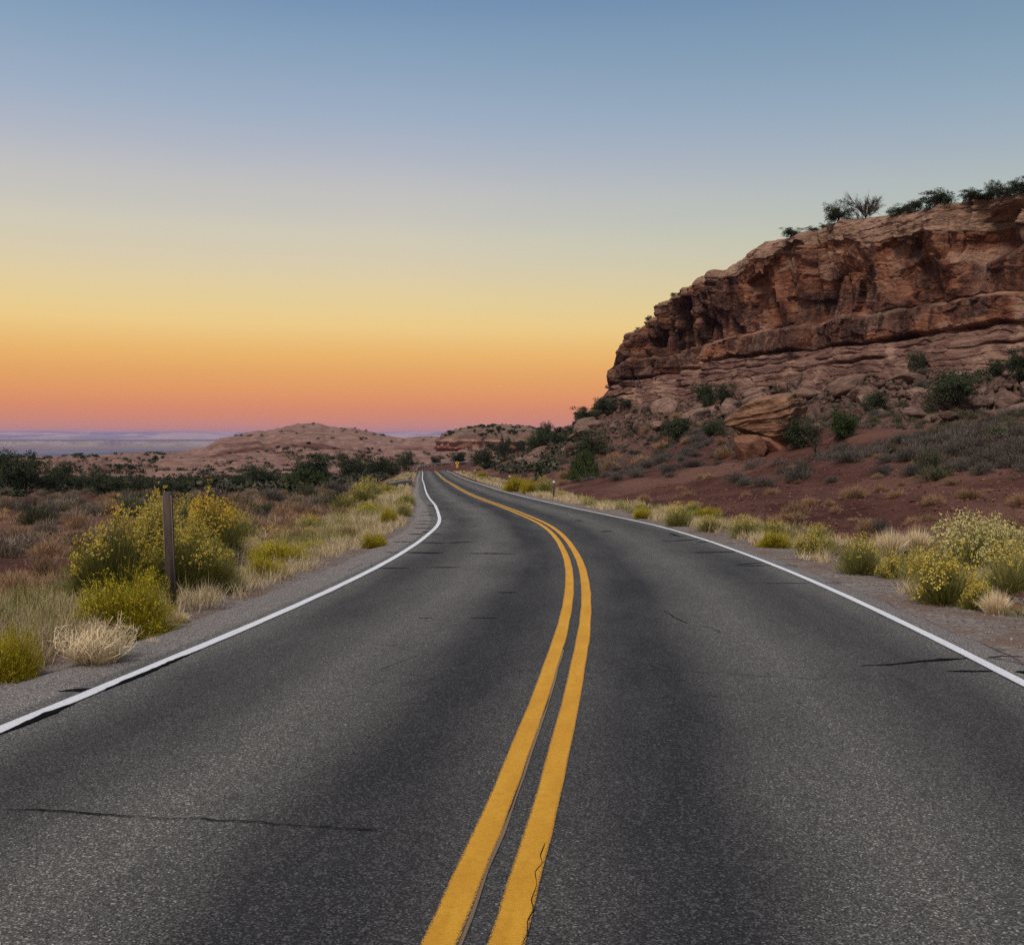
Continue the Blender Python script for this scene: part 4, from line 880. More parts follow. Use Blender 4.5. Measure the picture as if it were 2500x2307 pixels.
for side, n, g0, lab, grp in [(-1, 22, .9, 'low yellow-green bush scattered along the left verge before the bend', 'small bushes along the left verge'), (1, 14, .8, 'low yellow-green bush scattered along the right verge before the bend', 'small bushes along the right verge')]:
    for q in range(n):
        y = 13 * (120 / 13) ** ((q + rnd.random()) / n); i = iy(y); d = rnd.uniform(1.7, 4.6) if side < 0 else rnd.uniform(1.4, 3.4)
        p = RC[i] + RN[i] * ((WR[i] + d) if side > 0 else -(WL[i] + d)); k = rnd.choice(['ro', 'rs', 'rt', 'rt']); sc_ = g0 * rnd.uniform(.55, 1.15) * (1 + y / 200)
        spawn(k, (p[0], p[1], ground_at(p[0], p[1]) - .03), None, sc_, lab, 'bush', grp, sc_ * rnd.uniform(.6, 1.))
# straw tumble tuft and dry grass clumps
def curled(name, seed, R, H, n, mat, w):
    rng = np.random.default_rng(seed); mb = MB(); k = 8; t = np.linspace(0, 1, k)
    a = rng.uniform(0, 2 * math.pi, n); q = rng.uniform(0, 1, n) ** .6; L = rng.uniform(.75, 1.12, n); ph = rng.uniform(0, 6.28, (n, 2)); cw = rng.normal(size=(n, 2)) * .9
    r = (R * q * L)[:, None] * np.sin(np.minimum(t * 1.9, 1.75))[None]; z = H * L[:, None] * (t[None] ** 1.15) * (1.02 - .3 * q[:, None] * t[None])
    ang = a[:, None] + cw[:, :1] * t[None] ** 2 * .8
    P = np.stack([r * np.cos(ang), r * np.sin(ang), z], -1) + np.stack([np.sin(t[None] * 9 + ph[:, :1]), np.sin(t[None] * 8 + ph[:, 1:]), np.sin(t[None] * 11 + ph[:, :1] * 2) * .6], -1) * .045 * R * 3 * t[None, :, None]
    P[..., :2] += rng.normal(size=(n, 1, 2)) * .03
    sd = np.stack([-np.sin(a), np.cos(a), rng.uniform(-.6, .6, n)], 1)[:, None] * (w * .5 * (1 - .75 * t))[None, :, None]
    V = np.stack([P - sd, P + sd], 2).reshape(-1, 3); i = np.arange(n)[:, None, None] * 2 * k + np.arange(k - 1)[None, :, None] * 2
    mb.add(V, None, (i + np.array([0, 1, 3, 2])).reshape(-1, 4)); return mb.data(name, M[mat])
M['pale_straw'] = m_leaf('bleached_stalks', (.56, .43, .25), (.86, .71, .48), None, .05)
TM = curled('dry_grass_clump', 5, .34, .34, 560, 'pale_straw', .0095)
x, y, z = on_ground(238, 1636); spawn_mesh('dry_grass_clump', TM, (x, y, z), None, 200 / F * y / .68, 128 / F * y / .34, 'straw-coloured ball of curling dry stalks on the gravel edge', 'grass clump')
WG = proto_tuft('dry_grass_clump', 6, .34, .5, 800, 'pale_straw', .007, .3, .8)
for u, v, w, h, lab in [(2176, 1356, 110, 84, 'pale whitish grass clump on the red slope, left half'), (2240, 1346, 100, 66, 'pale whitish grass clump on the red slope, right half'), (2430, 1500, 100, 80, 'tall straw grass clump before the right picture edge'), (440, 1520, 54, 46, 'small straw tuft just right of the post foot'), (370, 1590, 50, 46, 'wispy curled dry tuft right of the olive mound')]:
    x, y, z = on_ground(u, v); spawn_mesh('dry_grass_clump', WG, (x, y, z - .02), None, w / F * y / .6, h / F * y / .5, lab, 'grass clump')

# ------------------------------------------------------------------ scattered shrubs
sage_me = [proto_mound('sagebrush', 200 + i, .5, .42, 2600, 'sage', (.045, .11), .0095, 260, .45, .35) for i in range(4)]
sageg_me = [proto_mound('sagebrush', 210 + i, .5, .42, 2400, 'sage_green', (.045, .11), .010, 220, .45, .4) for i in range(2)]
M['pale_sage'] = m_leaf('pale_sage_twigs', (.13, .10, .078), (.33, .25, .19), (.21, .17, .125), .25)
sagel_me = [proto_mound('sagebrush', 240 + i, .5, .42, 2600, 'pale_sage', (.045, .12), .0095, 260, .45, .4) for i in range(3)]
dry_me = [proto_mound('dry_shrub', 220 + i, .45, .36, 2600, 'dry', (.06, .15), .0075, 320, .35, .4) for i in range(4)]
def put(n, gen, cond, mes, name, label, cat, group, smin, smax, grow=None, flat=(.75, 1.1)):
    x, y = sample(n, gen, cond, RG); z = terrain(x, y)
    for i in range(len(x)):
        s = rnd.uniform(smin, smax) * (grow(x[i], y[i]) if grow else 1)
        spawn_mesh(name, mes[rnd.randrange(len(mes))], (x[i], y[i], z[i] - .03), None, s, s * rnd.uniform(*flat), label, cat, group)
def fan(y0, y1, a, b): return lambda k, g: (lambda y: (g.uniform(a, b, k) * y, y))(y0 * (y1 / y0) ** g.random(k))
def flats(ymin=0):
    def f(x, y, g):
        _, lat, dl, dr = road_near(x, y); n = fbm(x / 6, y / 6, 3, 300)
        return (lat <= 0) & (dl > 3.2 + .03 * y) & ((n > -.02) | (y > 50)) & (y > ymin)
    return f
def belt(x, y, g):
    _, lat, dl, dr = road_near(x, y); cd, _, ins = cliff_dist(x, y); n = fbm(x / 9, y / 7, 3, 310)
    return (lat > 0) & (dr > 7) & ~ins & (cd < 52) & ~((cd > 44) & (n < .1)) & ~((cd > 16) & (n < -.06)) & ~((cd < 16) & (g.random(len(x)) < .75))
def slope(x, y, g):
    _, lat, dl, dr = road_near(x, y); cd, _, ins = cliff_dist(x, y)
    return (lat > 0) & (dr > 9) & ~ins & (cd > 7) & (g.random(len(x)) < np.interp(cd, [7, 14], [.3, 1]))
def roadside(x, y, g):
    _, lat, dl, dr = road_near(x, y); return (lat > 0) & (dr > 4.5) & (x < 20) & (x > -14)
def bank(x, y, g):
    _, lat, dl, dr = road_near(x, y); cd, _, ins = cliff_dist(x, y)
    return (lat > 0) & (dr > 3.2) & (cd > 36) & ~ins & (g.random(len(x)) < 4.5 / (1 + np.maximum(dr, 0) * .5))
lf = fan(17, 95, -.56, -.03); gl_ = lambda x, y: min(1, .62 + y / 90)
put(105, lf, flats(), dry_me, 'dry_shrub', 'brown dry shrub on the red ground of the left-hand flats', 'shrub', 'dry shrubs on the left flats', .7, 1.7, gl_)
put(90, lf, flats(), sagel_me, 'sagebrush', 'grey sagebrush scattered over the left-hand flats', 'shrub', 'sagebrush on the left flats', .7, 1.7, gl_)
put(50, lf, flats(32), sageg_me, 'sagebrush', 'dull green sagebrush towards the left-hand row of junipers', 'shrub', 'green sagebrush before the left junipers', 1.0, 2.2)
gb = lambda x, y: .9
put(165, fan(18, 110, -.06, .56), belt, sage_me, 'sagebrush', 'grey sagebrush in the belt between red bank and talus', 'shrub', 'sagebrush belt under the talus', .8, 1.75, gb)
put(40, fan(18, 110, -.06, .56), belt, sageg_me, 'sagebrush', 'olive-green sagebrush in the belt between red bank and talus', 'shrub', 'green sagebrush under the talus', .9, 1.9, gb)
put(90, fan(62, 150, -.05, .26), slope, sage_me[:2] + dry_me[:1], 'dry_shrub', 'dark low shrub on the stony slope left of the layered boulder', 'shrub', 'shrubs on the stony slope', .8, 1.7)
put(60, fan(75, 215, -.14, .2), roadside, dry_me[:2] + sage_me[:2], 'dry_shrub', 'dark low shrub on the far slope beside the marker posts', 'shrub', 'far roadside shrubs', 1., 2.2)
put(46, fan(10, 60, .1, .56), bank, dry_me, 'dry_shrub', 'tan dry shrub on the bare red bank right of the road', 'shrub', 'dry shrubs on the red bank', .45, 1.0)
def belt_mass(n, zone, gen, mat, sc):
    rng = np.random.default_rng(991 + n); V0, T0, O = [], [], 0
    def dense(x, y, g):
        _, lat, dl, dr = road_near(x, y); cd, _, ins = cliff_dist(x, y); nn = fbm(x / 9, y / 7, 3, 310)
        return (lat > 0) & (dr > 8) & ~ins & zone(cd, nn)
    x, y = sample(n, gen, dense, rng); n = len(x); z = terrain(x, y)
    for i in range(n):
        m = 420; a = rng.uniform(0, 6.283, m); ph = np.arccos(rng.uniform(0, 1, m)); R, H = rng.uniform(.35, .8) * sc, rng.uniform(.25, .55) * sc; r = rng.uniform(.5, 1, m) * (1 + .25 * vn(np.cos(a) * 2 + i, np.sin(a) * 2 + ph, 5))
        d = np.stack([np.cos(a) * np.sin(ph), np.sin(a) * np.sin(ph), np.cos(ph)], 1); p = d * r[:, None] * np.array([R, R, H]) + np.array([x[i], y[i], z[i] - .03])
        e = p + (d * .7 + rng.normal(size=(m, 3)) * .4 + np.array([0, 0, .4])) * rng.uniform(.07, .16, (m, 1)); V, T = blade_arrays(p, e, .02, np.zeros((m, 3)), rng); V0.append(V); T0.append(T + O); O += len(V)
    tag(mk('undergrowth', np.concatenate(V0), [np.concatenate(T0)], M[mat]), kind='stuff')
belt_mass(330, lambda cd, nn: (cd < 44) & (cd > 15) & (nn > -.1), fan(24, 120, -.02, .56), 'sage', 1.)
belt_mass(560, lambda cd, nn: (cd < 30) & (cd > 2), fan(50, 175, 0., .56), 'sage_green', .85)
# hand-placed dry shrubs
for u, v, w, h, k, lab in [(268, 1258, 80, 62, 'd', 'round golden-tan shrub before the left junipers'), (118, 1268, 78, 70, 's', 'tall pale grey shrub on the left with bare twigs'), (60, 1254, 66, 56, 's', 'dark twiggy shrub left of the pale grey one'), (40, 1330, 110, 80, 'd', 'pinkish dry shrub at the left edge above the bare soil'), (120, 1360, 120, 70, 'd', 'brown dry shrub beside the bare red soil on the left'), (190, 1292, 80, 60, 'd', 'rust-brown shrub between the pale grey one and the flowers'),
                           (110, 1410, 120, 90, 'd', 'reddish-brown upright shrub left of the flowering clump'), (40, 1450, 110, 90, 'd', 'copper-coloured shrub at the left edge over the grass'), (195, 1400, 110, 80, 'd', 'tan shrub touching the left side of the flowering clump'), (640, 1290, 90, 70, 's', 'grey-black twiggy shrub right of the flowering clump'), (690, 1270, 84, 56, 'd', 'straw-topped brown shrub at the left of the red hollow'), (560, 1400, 120, 100, 's', 'dark grey shrub between the clump and the yellow-green mound'),
                           (830, 1264, 84, 44, 'd', 'pale-topped shrub at the right of the red hollow'), (745, 1310, 130, 40, 'd', 'wide brown shrub along the front rim of the red hollow'), (850, 1310, 110, 40, 'd', 'brown shrub joining the verge by the red hollow'), (660, 1222, 110, 50, 's', 'purple-grey shrub in front of the low dark juniper'), (820, 1206, 110, 50, 's', 'ash-grey shrub in front of the middle junipers'), (520, 1230, 120, 60, 's', 'large grey shrub behind the orange flowers'),
                           (2150, 1300, 66, 60, 's', 'wispy dark shrub behind the whitish grass'), (2060, 1320, 74, 34, 'd', 'tan spreading shrub on the red bank left of the white grass'), (2040, 1254, 44, 26, 'd', 'round tan shrub alone on the red bank'), (2150, 1200, 54, 28, 'd', 'golden round shrub at the top of the red bank'), (2090, 1214, 58, 28, 'd', 'tan mound next to the golden round shrub'), (1975, 1236, 56, 34, 'd', 'olive-brown shrub at the left end of the upper bank')]:
    x, y, z = on_ground(u, v); me_k = (dry_me if k == 'd' else sage_me)[rnd.randrange(4)]; R0, H0 = (.45, .36) if k == 'd' else (.5, .42)
    spawn_mesh('dry_shrub' if k == 'd' else 'sagebrush', me_k, (x, y, z - .03), None, w / F * y / (2.7 * R0), h / F * y / (H0 * 1.75), lab, 'shrub')

# verge grass: uncountable blades along both road edges and in the left foreground
def grass(name, n_tuft, gen, cond, mat, hgt, blades, smin=.55, wpx=.55):
    rng = np.random.default_rng(len(name) + n_tuft); B = []; E = []; W = []; S = []
    X, Y = sample(n_tuft, gen, cond, rng); Zg = terrain(X, Y); SC = rng.uniform(smin, 1.2, len(X)) * (1 + .25 * np.minimum(1, Y / 60))
    for x, y, z, sc in zip(X, Y, Zg, SC):
        n = max(6, int(blades * min(1, (14 / y) ** .35))); a = rng.uniform(0, 6.283, n); q = rng.uniform(0, 1, n) ** .8
        b = np.stack([x + rng.normal(size=n) * .06 * sc, y + rng.normal(size=n) * .06 * sc, np.full(n, z - .02)], 1)
        L = hgt * sc * rng.uniform(.4, 1.1, n); e = b + np.stack([np.cos(a) * L * q * .85, np.sin(a) * L * q * .85, L * (1 - .4 * q)], 1)
        B.append(b); E.append(e); W.append(np.full(n, max(.0045, wpx * y / 983 * .55))); S.append(np.stack([-np.cos(a) * L * q * .08, -np.sin(a) * L * q * .08, L * q * .08], 1))
    V, T = blade_arrays(np.concatenate(B), np.concatenate(E), np.concatenate(W), np.concatenate(S), rng)
    return tag(mk(name, V, [T], M[mat]), kind='stuff')
def along(side, d0, d1, y0, y1):
    def f(k, g):
        y = y0 * (y1 / y0) ** g.random(k); i = np.abs(RC[:, 1][None] - y[:, None]).argmin(1); d = d0 + (d1 - d0) * g.beta(1.3, 1.8, k)
        o = (WR[i] + d) if side > 0 else -(WL[i] + d); p = RC[i] + RN[i] * o[:, None]; return p[:, 0], p[:, 1]
    return f
def patchy(sc, thr, seed): return lambda x, y, g: fbm(x / sc, y / sc, 3, seed) > thr
grass('dry_grass', 3100, along(-1, 1.08, 5.0, 5.2, 215), patchy(1.6, -.16, 400), 'straw', .32, 40)
grass('dry_grass', 2300, along(1, .95, 3.4, 6.5, 215), patchy(1.6, -.05, 401), 'straw', .32, 36)
grass('green_grass', 1000, along(-1, 1.6, 5.0, 9, 200), patchy(2.4, .02, 402), 'stem_pale', .4, 36)
grass('green_grass', 800, along(1, 1.4, 3.4, 9, 200), patchy(2.4, .0, 403), 'stem_pale', .38, 32)
def corner(x, y, g):
    _, lat, dl, dr = road_near(x, y); return (lat < 0) & (dl > 1.25) & (fbm(x * .9, y * .9, 3, 410) > -.25)
grass('tall_grass', 300, lambda k, g: (lambda y: (-g.uniform(.36, .58, k) * y, y))(g.uniform(6.0, 10.6, k)), corner, 'tallgrass', .36, 46, .45)
nearleft = lambda k, g: (lambda y: (-g.uniform(.36, .58, k) * y, y))(g.uniform(6.0, 11.5, k))
grass('dry_grass', 150, nearleft, corner, 'straw', .30, 40, .45)
grass('green_grass', 110, nearleft, corner, 'stem', .40, 40, .4)
def fieldc(x, y, g):
    _, lat, dl, dr = road_near(x, y); return (lat < 0) & (dl > 3.5) & (fbm(x / 3, y / 3, 3, 420) > .08)
grass('field_grass', 1100, fan(13, 60, -.56, -.05), fieldc, 'dry', .28, 34, .5)

# ------------------------------------------------------------------ boulders
def rock_mesh(name, seed, n=26, cuts=13, flat=.7, strata=0., mat='rock'):
    rng = np.random.default_rng(seed)
    th = np.linspace(0, 2 * math.pi, n * 2 + 1)[:-1]; ph = np.linspace(0.02, math.pi - .02, n)
    P, T = np.meshgrid(ph, th, indexing='ij'); d = np.stack([np.sin(P) * np.cos(T), np.sin(P) * np.sin(T), np.cos(P)], -1).reshape(-1, 3)
    r = np.full(len(d), 1.2)
    for k in range(cuts):
        nv = rng.normal(size=3) * np.array([1, 1, .8]); nv /= np.linalg.norm(nv); c = d @ nv; o = rng.uniform(.62, .95)
        r = np.where(c > .05, np.minimum(r, o / np.maximum(c, .05)), r)
    V = d * r[:, None]; V[:, 2] *= flat
    if strata:
        b = V[:, 2] / strata + 1.3 * fbm(V[:, 0] * 1.5 + V[:, 2] * 3, V[:, 1] * 1.5, 4, seed); fr = b - np.floor(b)
        V[:, :2] *= (1 + .10 * (h2(np.floor(b), np.floor(b) * 0, seed) - .5) - .055 * np.exp(-(np.minimum(fr, 1 - fr) / .14) ** 2) * np.clip(.5 + 1.6 * fbm(V[:, 0] * 1.2 + 5, V[:, 2] * 4, 3, seed + 8), 0, 1))[:, None]
    V += d * (.07 * fbm(V[:, 0] * 2.3 + V[:, 2], V[:, 1] * 2.3 - V[:, 2] * 1.7, 4, seed))[:, None]
    m = n * 2; i = np.arange(n - 1)[:, None] * m; j = np.arange(m)[None]; j2 = (j + 1) % m
    Q = np.stack([i + j, i + m + j, i + m + j2, i + j2], -1).reshape(-1, 4); q = np.arange(m)
    V = np.concatenate([V, V[:m].mean(0)[None], V[-m:].mean(0)[None]])
    T_ = np.concatenate([np.stack([q, (q + 1) % m, np.full(m, len(V) - 2)], 1), np.stack([(n - 1) * m + (q + 1) % m, (n - 1) * m + q, np.full(m, len(V) - 1)], 1)])
    return mesh_data(name, V, [T_, Q], M[mat], False)
rocks = [rock_mesh('boulder', 500 + i, 15, 13, rnd.uniform(.45, .8), .3 if i % 3 == 0 else 0) for i in range(8)]
M['rock_dark'] = m_rock('layered_brown_sandstone', (.13, .065, .04), (.26, .15, .092)); M['rock_red'] = m_rock('red_slab_sandstone', (.20, .088, .055), (.29, .145, .095))
top = rock_mesh('boulder', 557, 80, 7, .56, .075, 'rock_dark'); slb = rock_mesh('boulder', 563, 30, 26, .95, 0, 'rock_red')
def rock_at(me, u, v, y, sx, sy, sz, rot, label, group=None):
    o = link('boulder', me); o.location = (x_of(u, y), y, float(z_of(v, y))); o.scale = (sx, sy, sz); o.rotation_euler = rot; return tag(o, label, 'boulder', group)
yr = on_ground(1875, 1108)[1]
rock_at(top, 1880, 1026, yr + 1.2, 96 / F * yr, 2.4, 92 / F * yr, (R_(-4), R_(-13), .4), 'huge layered brown boulder overhanging two red slabs')
rock_at(slb, 1832, 1094, yr + .4, 46 / F * yr, 1.6, 38 / F * yr, (.2, .35, .5), 'red slab under the left half of the layered boulder')
rock_at(slb, 1905, 1090, yr + .8, 54 / F * yr, 1.7, 50 / F * yr, (.15, -.4, 1.9), 'red slab under the right half of the layered boulder')
for u, v, w, h, lab in [(1608, 1042, 54, 28, 'pale slanting slab left of the big rounded juniper'), (1720, 1040, 40, 34, 'pale slab leaning between two talus junipers'), (2232, 1006, 70, 34, 'flat pinkish slab on the right talus, tipped toward the road'), (2318, 1014, 56, 22, 'grey slanting slab under the widest juniper'), (2000, 1036, 34, 22, 'rounded pale boulder right of the layered one'), (2110, 968, 90, 30, 'long ledge-like block below the ledge on the right'), (1960, 955, 90, 44, 'rounded whale-backed rock under the cliff by the grey snag'), (2400, 980, 80, 34, 'broad pale block near the right edge of the talus'), (2464, 985, 60, 40, 'cracked pale boulder touching the right picture edge'), (1940, 1086, 40, 20, 'small pale rock at the foot of the right red slab')]:
    x, y, z = on_ground(u, v + h * .4); o = spawn_mesh('boulder', rocks[rnd.randrange(8)], (x, y, z + .1), None, w / F * y / 2, h / F * y / 1.3, lab, 'boulder'); o.rotation_euler = (rnd.uniform(-.3, .3), rnd.uniform(-.3, .3), rnd.uniform(0, 6))
def g_tal(k, g): y = g.uniform(45, 175, k); return g.uniform(0, .56, k) * y, y
def c_tal(x, y, g):
    cd, k, ins = cliff_dist(x, y); _, lat, dl, dr = road_near(x, y)
    return ~ins & (cd < 30) & (dr > 7) & (lat > 0) & (g.random(len(x)) < np.exp(-np.maximum(0, cd - 12) / 9))
tbx, tby = sample(275, g_tal, c_tal, RG); tbz = terrain(tbx, tby)
for i in range(275):
    x, y, z = tbx[i], tby[i], tbz[i]; s = min(2.0, .36 / (rnd.random() + .12)) * (y / 100) ** .6
    o = spawn_mesh('boulder', rocks[i % 8], (x, y, z + s * .08), None, s, s * rnd.uniform(.5, .9), 'broken pale sandstone block lying among others on the talus', 'boulder', 'talus blocks below the cliff'); o.rotation_euler.x = rnd.uniform(-.5, .5); o.rotation_euler.y = rnd.uniform(-.4, .4)
def chips(name, n, gen, cond, smin, smax, mat):
    rng = np.random.default_rng(n); ov = np.array([(1, 0, 0), (-1, 0, 0), (0, 1, 0), (0, -1, 0), (0, 0, 1), (0, 0, -1.)]); T8 = np.array([(0, 2, 4), (2, 1, 4), (1, 3, 4), (3, 0, 4), (2, 0, 5), (1, 2, 5), (3, 1, 5), (0, 3, 5)])
    P = np.stack(sample(n, gen, cond, rng), 1); n = len(P); Z = terrain(P[:, 0], P[:, 1]); Vs = []
    for (x, y), z in zip(P, Z):
        A = np.linalg.qr(rng.normal(size=(3, 3)))[0]; s = smin * (smax / smin) ** (rng.random() ** 1.8)
        Vs.append((ov * rng.uniform(.5, 1.1, (6, 1)) * np.array([1, .8, .55])) @ A * s + np.array([x, y, z + s * .15]))
    T = (np.arange(n)[:, None, None] * 6 + T8[None]).reshape(-1, 3)
    return tag(mk(name, np.concatenate(Vs), [T], M[mat]), kind='stuff')
chips('rubble', 8000, g_tal, c_tal, .12, .75, 'rock')
def bankc(x, y, g):
    _, lat, dl, dr = road_near(x, y); return (lat > 0) & (dr > 1.6)
M['shale'] = m_rock('red_bank_rubble', (.045, .019, .015), (.26, .13, .10))
chips('rubble', 9000, fan(8, 60, .1, .56), bankc, .018, .13, 'shale'); chips('rubble', 260, fan(8, 60, .1, .56), bankc, .02, .07, 'rock')
M['grav'] = m_rock('shoulder_gravel', (.16, .13, .115), (.42, .37, .34))
yes = lambda x, y, g: np.ones(len(x), bool)
chips('gravel', 4200, along(-1, .8, 2.8, 4.6, 32), yes, .008, .034, 'grav'); chips('gravel', 2800, along(1, .55, 1.8, 4.6, 32), yes, .008, .034, 'grav')

# ------------------------------------------------------------------ posts, guardrails, sign
M['wood'] = m_flat('weathered_post_wood', (.105, .078, .065), (.055, .042, .038), 9., .85, .01, .15, 0, (2.5, 2.5, .25))
M['woodedge'] = m_flat('post_edge_halo', (.30, .22, .16), (.22, .16, .12), 14., .85, .01, .15)
M['steel'] = m_flat('galvanised_rail', (.42, .41, .40), (.30, .27, .25), 3., .5, 0, .5, .5)
M['railpost'] = m_flat('rail_post_timber', (.10, .075, .06), (.05, .04, .035), 8., .9, .01, .1)
M['signyellow'] = m_flat('sign_yellow', (.72, .36, .012), (.66, .32, .012), 4., .5, 0, .4)
M['black'] = m_flat('sign_black', (.01, .01, .01), (.014, .014, .014), 4., .6)
M['reflect'] = m_flat('white_reflector', (.78, .78, .80), (.70, .70, .72), 8., .4, 0, .5)
x, y, z = on_ground(421, 1500); hh = 298 / F * y
p = empty('marker_post', (x, y, z)); p.rotation_euler = (0, R_(-1.6), R_(8))
b = MB(); b.box((0, 0, hh / 2 - .15), (.092, .092, hh + .3), .007); b.build('post_shaft', M['wood'], p)
b = MB()
for sx_ in (-1, 1): b.box((sx_ * .0465, -.0465, hh / 2 - .02), (.006, .006, hh - .04), .001)  # bright edge halos put in as pale strips on the front corners
b.build('edge_halo_strips', M['woodedge'], p); b = MB(); b.box((0, 0, .012), (.17, .16, .05), .02, .3); b.build('added_dark_foot', M['railpost'], p)  # last box: added dark block, stands in for the dark tone at the foot
tag(p, 'square weathered wooden post leaning in front of the yellow-flowered clump', 'post')
for i, (u, vb, vt, wt, lab) in enumerate([(1352, 1217, 1175, 1, 'nearest thin roadside post with a white top on the right'), (1244, 1192, 1162, 1, 'thin white-topped roadside post among golden bushes'), (1160, 1163, 1149, 1, 'white-topped roadside post second from the yellow sign'), (1128, 1155, 1143, 0, 'short dark roadside post next to the yellow sign')]):
    x, y, z = on_ground(u, vb); h = (vb - vt) / F * y; p = empty('delineator_post', (x, y, z)); w = max(.07, 4.0 / F * y if i < 2 else 2.6 / F * y)
    b = MB(); b.box((0, 0, h / 2 - .15), (w, .05, h + .3), .004); b.build('post_shaft', M['railpost'], p)
    if wt: b = MB(); b.box((0, -.032, h - .06), (w * 1.25, .02, .15), .004); b.box((0, 0, h + .012), (w * 1.25, .09, .03), .004); b.build('reflector', M['reflect'], p)
    tag(p, lab, 'post', 'roadside marker posts')
def guardrail(pts, label, hgt=.72, every=1.9):
    P, s = resample(catmull(np.array(pts, float)), .3); T = np.gradient(P, axis=0); T /= np.linalg.norm(T, axis=1)[:, None]; Nn = np.stack([T[:, 1], -T[:, 0]], 1)
    g = terrain(P[:, 0], P[:, 1]); g = np.convolve(np.pad(g, 8, mode='edge'), np.ones(17) / 17, 'valid'); g = np.maximum(g, Zr(P[:, 1]) - .3)
    root = empty('guardrail', (P[0, 0], P[0, 1], g[0])); O = np.array([P[0, 0], P[0, 1], g[0]])
    prof = [(-.01, -.155), (.0, -.15), (.075, -.10), (.075, -.06), (.01, -.02), (.01, .02), (.075, .06), (.075, .10), (.0, .15), (-.012, .155), (-.012, -.155)]
    V = np.array([[*(P[i] + Nn[i] * a), g[i] + hgt - .155 + b_] for i in range(len(P)) for a, b_ in prof]) - O
    mk('rail', V, [grid_q(len(P), len(prof))], M['steel'], root)
    for q in np.arange(.3, s[-1], every):
        i = int(np.argmin(np.abs(s - q))); b = MB(); c = P[i] - Nn[i] * .13
        b.box((c[0] - O[0], c[1] - O[1], g[i] - O[2] + (hgt + .05) / 2 - .2), (.16, .2, hgt + .45), .008, math.atan2(T[i, 1], T[i, 0])); b.build('post', M['railpost'], root)
    return tag(root, label, 'guardrail', 'guardrails on the outside of the bend')
ed = lambda yv, off: tuple(RC[iy(yv)] - RN[iy(yv)] * (WL[iy(yv)] + off))
guardrail([(x_of(946, 86), 86), (x_of(985, 89), 89.5), (x_of(1004, 92), 92.5), ed(97, 1.35), ed(104, 1.25), ed(112, 1.25)], 'short near guardrail with a flared end among the verge bushes')
outer = [tuple(RC[i] - RN[i] * (WL[i] + 1.2)) for i in range(iy(200), N - 40, 8)]
guardrail([(x_of(1002, 188), 188), (x_of(1014, 189.5), 190)] + outer, 'long far guardrail following the outside of the bend behind the sign', .78, 2.4)
ys = 213.; xs = x_of(1116, ys); zs = ground_at(xs, ys); p = empty('warning_sign', (xs, ys, zs)); zc_ = float(z_of(1131.3, ys)) - zs; zp = float(z_of(1139, ys)) - zs
b = MB(); b.box((0, .03, (zc_ + .3) / 2 - .15), (.09, .05, zc_ + .6), .005); b.build('sign_post', M['railpost'], p)
def plate(name, pts, y0, th, mat, parent, z0=0.):
    n = len(pts); V = [(a, y0, z0 + b_) for a, b_ in pts] + [(a, y0 + th, z0 + b_) for a, b_ in pts]
    me = bpy.data.meshes.new(name); me.from_pydata(V, [], [tuple(range(n)), tuple(range(2 * n - 1, n - 1, -1))] + [(i, i + n, (i + 1) % n + n, (i + 1) % n) for i in range(n)]); me.materials.append(mat); me.update()
    return link(name, me, parent)
D = .50; c_ = .04
dp = plate('sign_panel', [(0 - c_, -D + c_), (c_, -D + c_), (D - c_, -c_), (D - c_, c_), (c_, D - c_), (-c_, D - c_), (-D + c_, c_), (-D + c_, -c_)], -.02, .02, M['signyellow'], p, zc_)
plate('arrow_symbol', [(-.05, -.26), (.05, -.26), (.05, -.06), (.13, .04), (.13, .10), (.22, .10), (.08, .27), (-.06, .10), (.03, .10), (.03, .07), (-.05, -.03)], -.028, .006, M['black'], dp, zc_)
plate('speed_plaque', [(-.25, -.25), (.25, -.25), (.25, .25), (-.25, .25)], -.02, .02, M['signyellow'], p, zp)
tag(p, 'yellow diamond curve sign with a square plaque where the road bends away', 'sign')

# ------------------------------------------------------------------ air, sky, sun, camera
hz = MB(); hm = bpy.data.materials.new('haze_air'); hm.use_nodes = True; nt = hm.node_tree; nt.nodes.clear()
o_ = nt.nodes.new('ShaderNodeOutputMaterial'); pv = nt.nodes.new('ShaderNodeVolumePrincipled'); pv.inputs['Color'].default_value = (.50, .54, .90, 1); pv.inputs['Density'].default_value = 5.6e-5; pv.inputs['Anisotropy'].default_value = 0.
nt.links.new(pv.outputs[0], o_.inputs['Volume'])
X0, X1, Y0, Y1, Z0, Z1 = -15500, 15500, -3000, 16000, -76, 118
hv = [(a, b, c) for c in (Z0, Z1) for a, b in ((X0, Y0), (X1, Y0), (X1, Y1), (X0, Y1))]
hob = mk('haze', hv, [np.array([(3, 2, 1, 0), (4, 5, 6, 7), (0, 1, 5, 4), (1, 2, 6, 5), (2, 3, 7, 6), (3, 0, 4, 7)])], hm); tag(hob, kind='stuff')

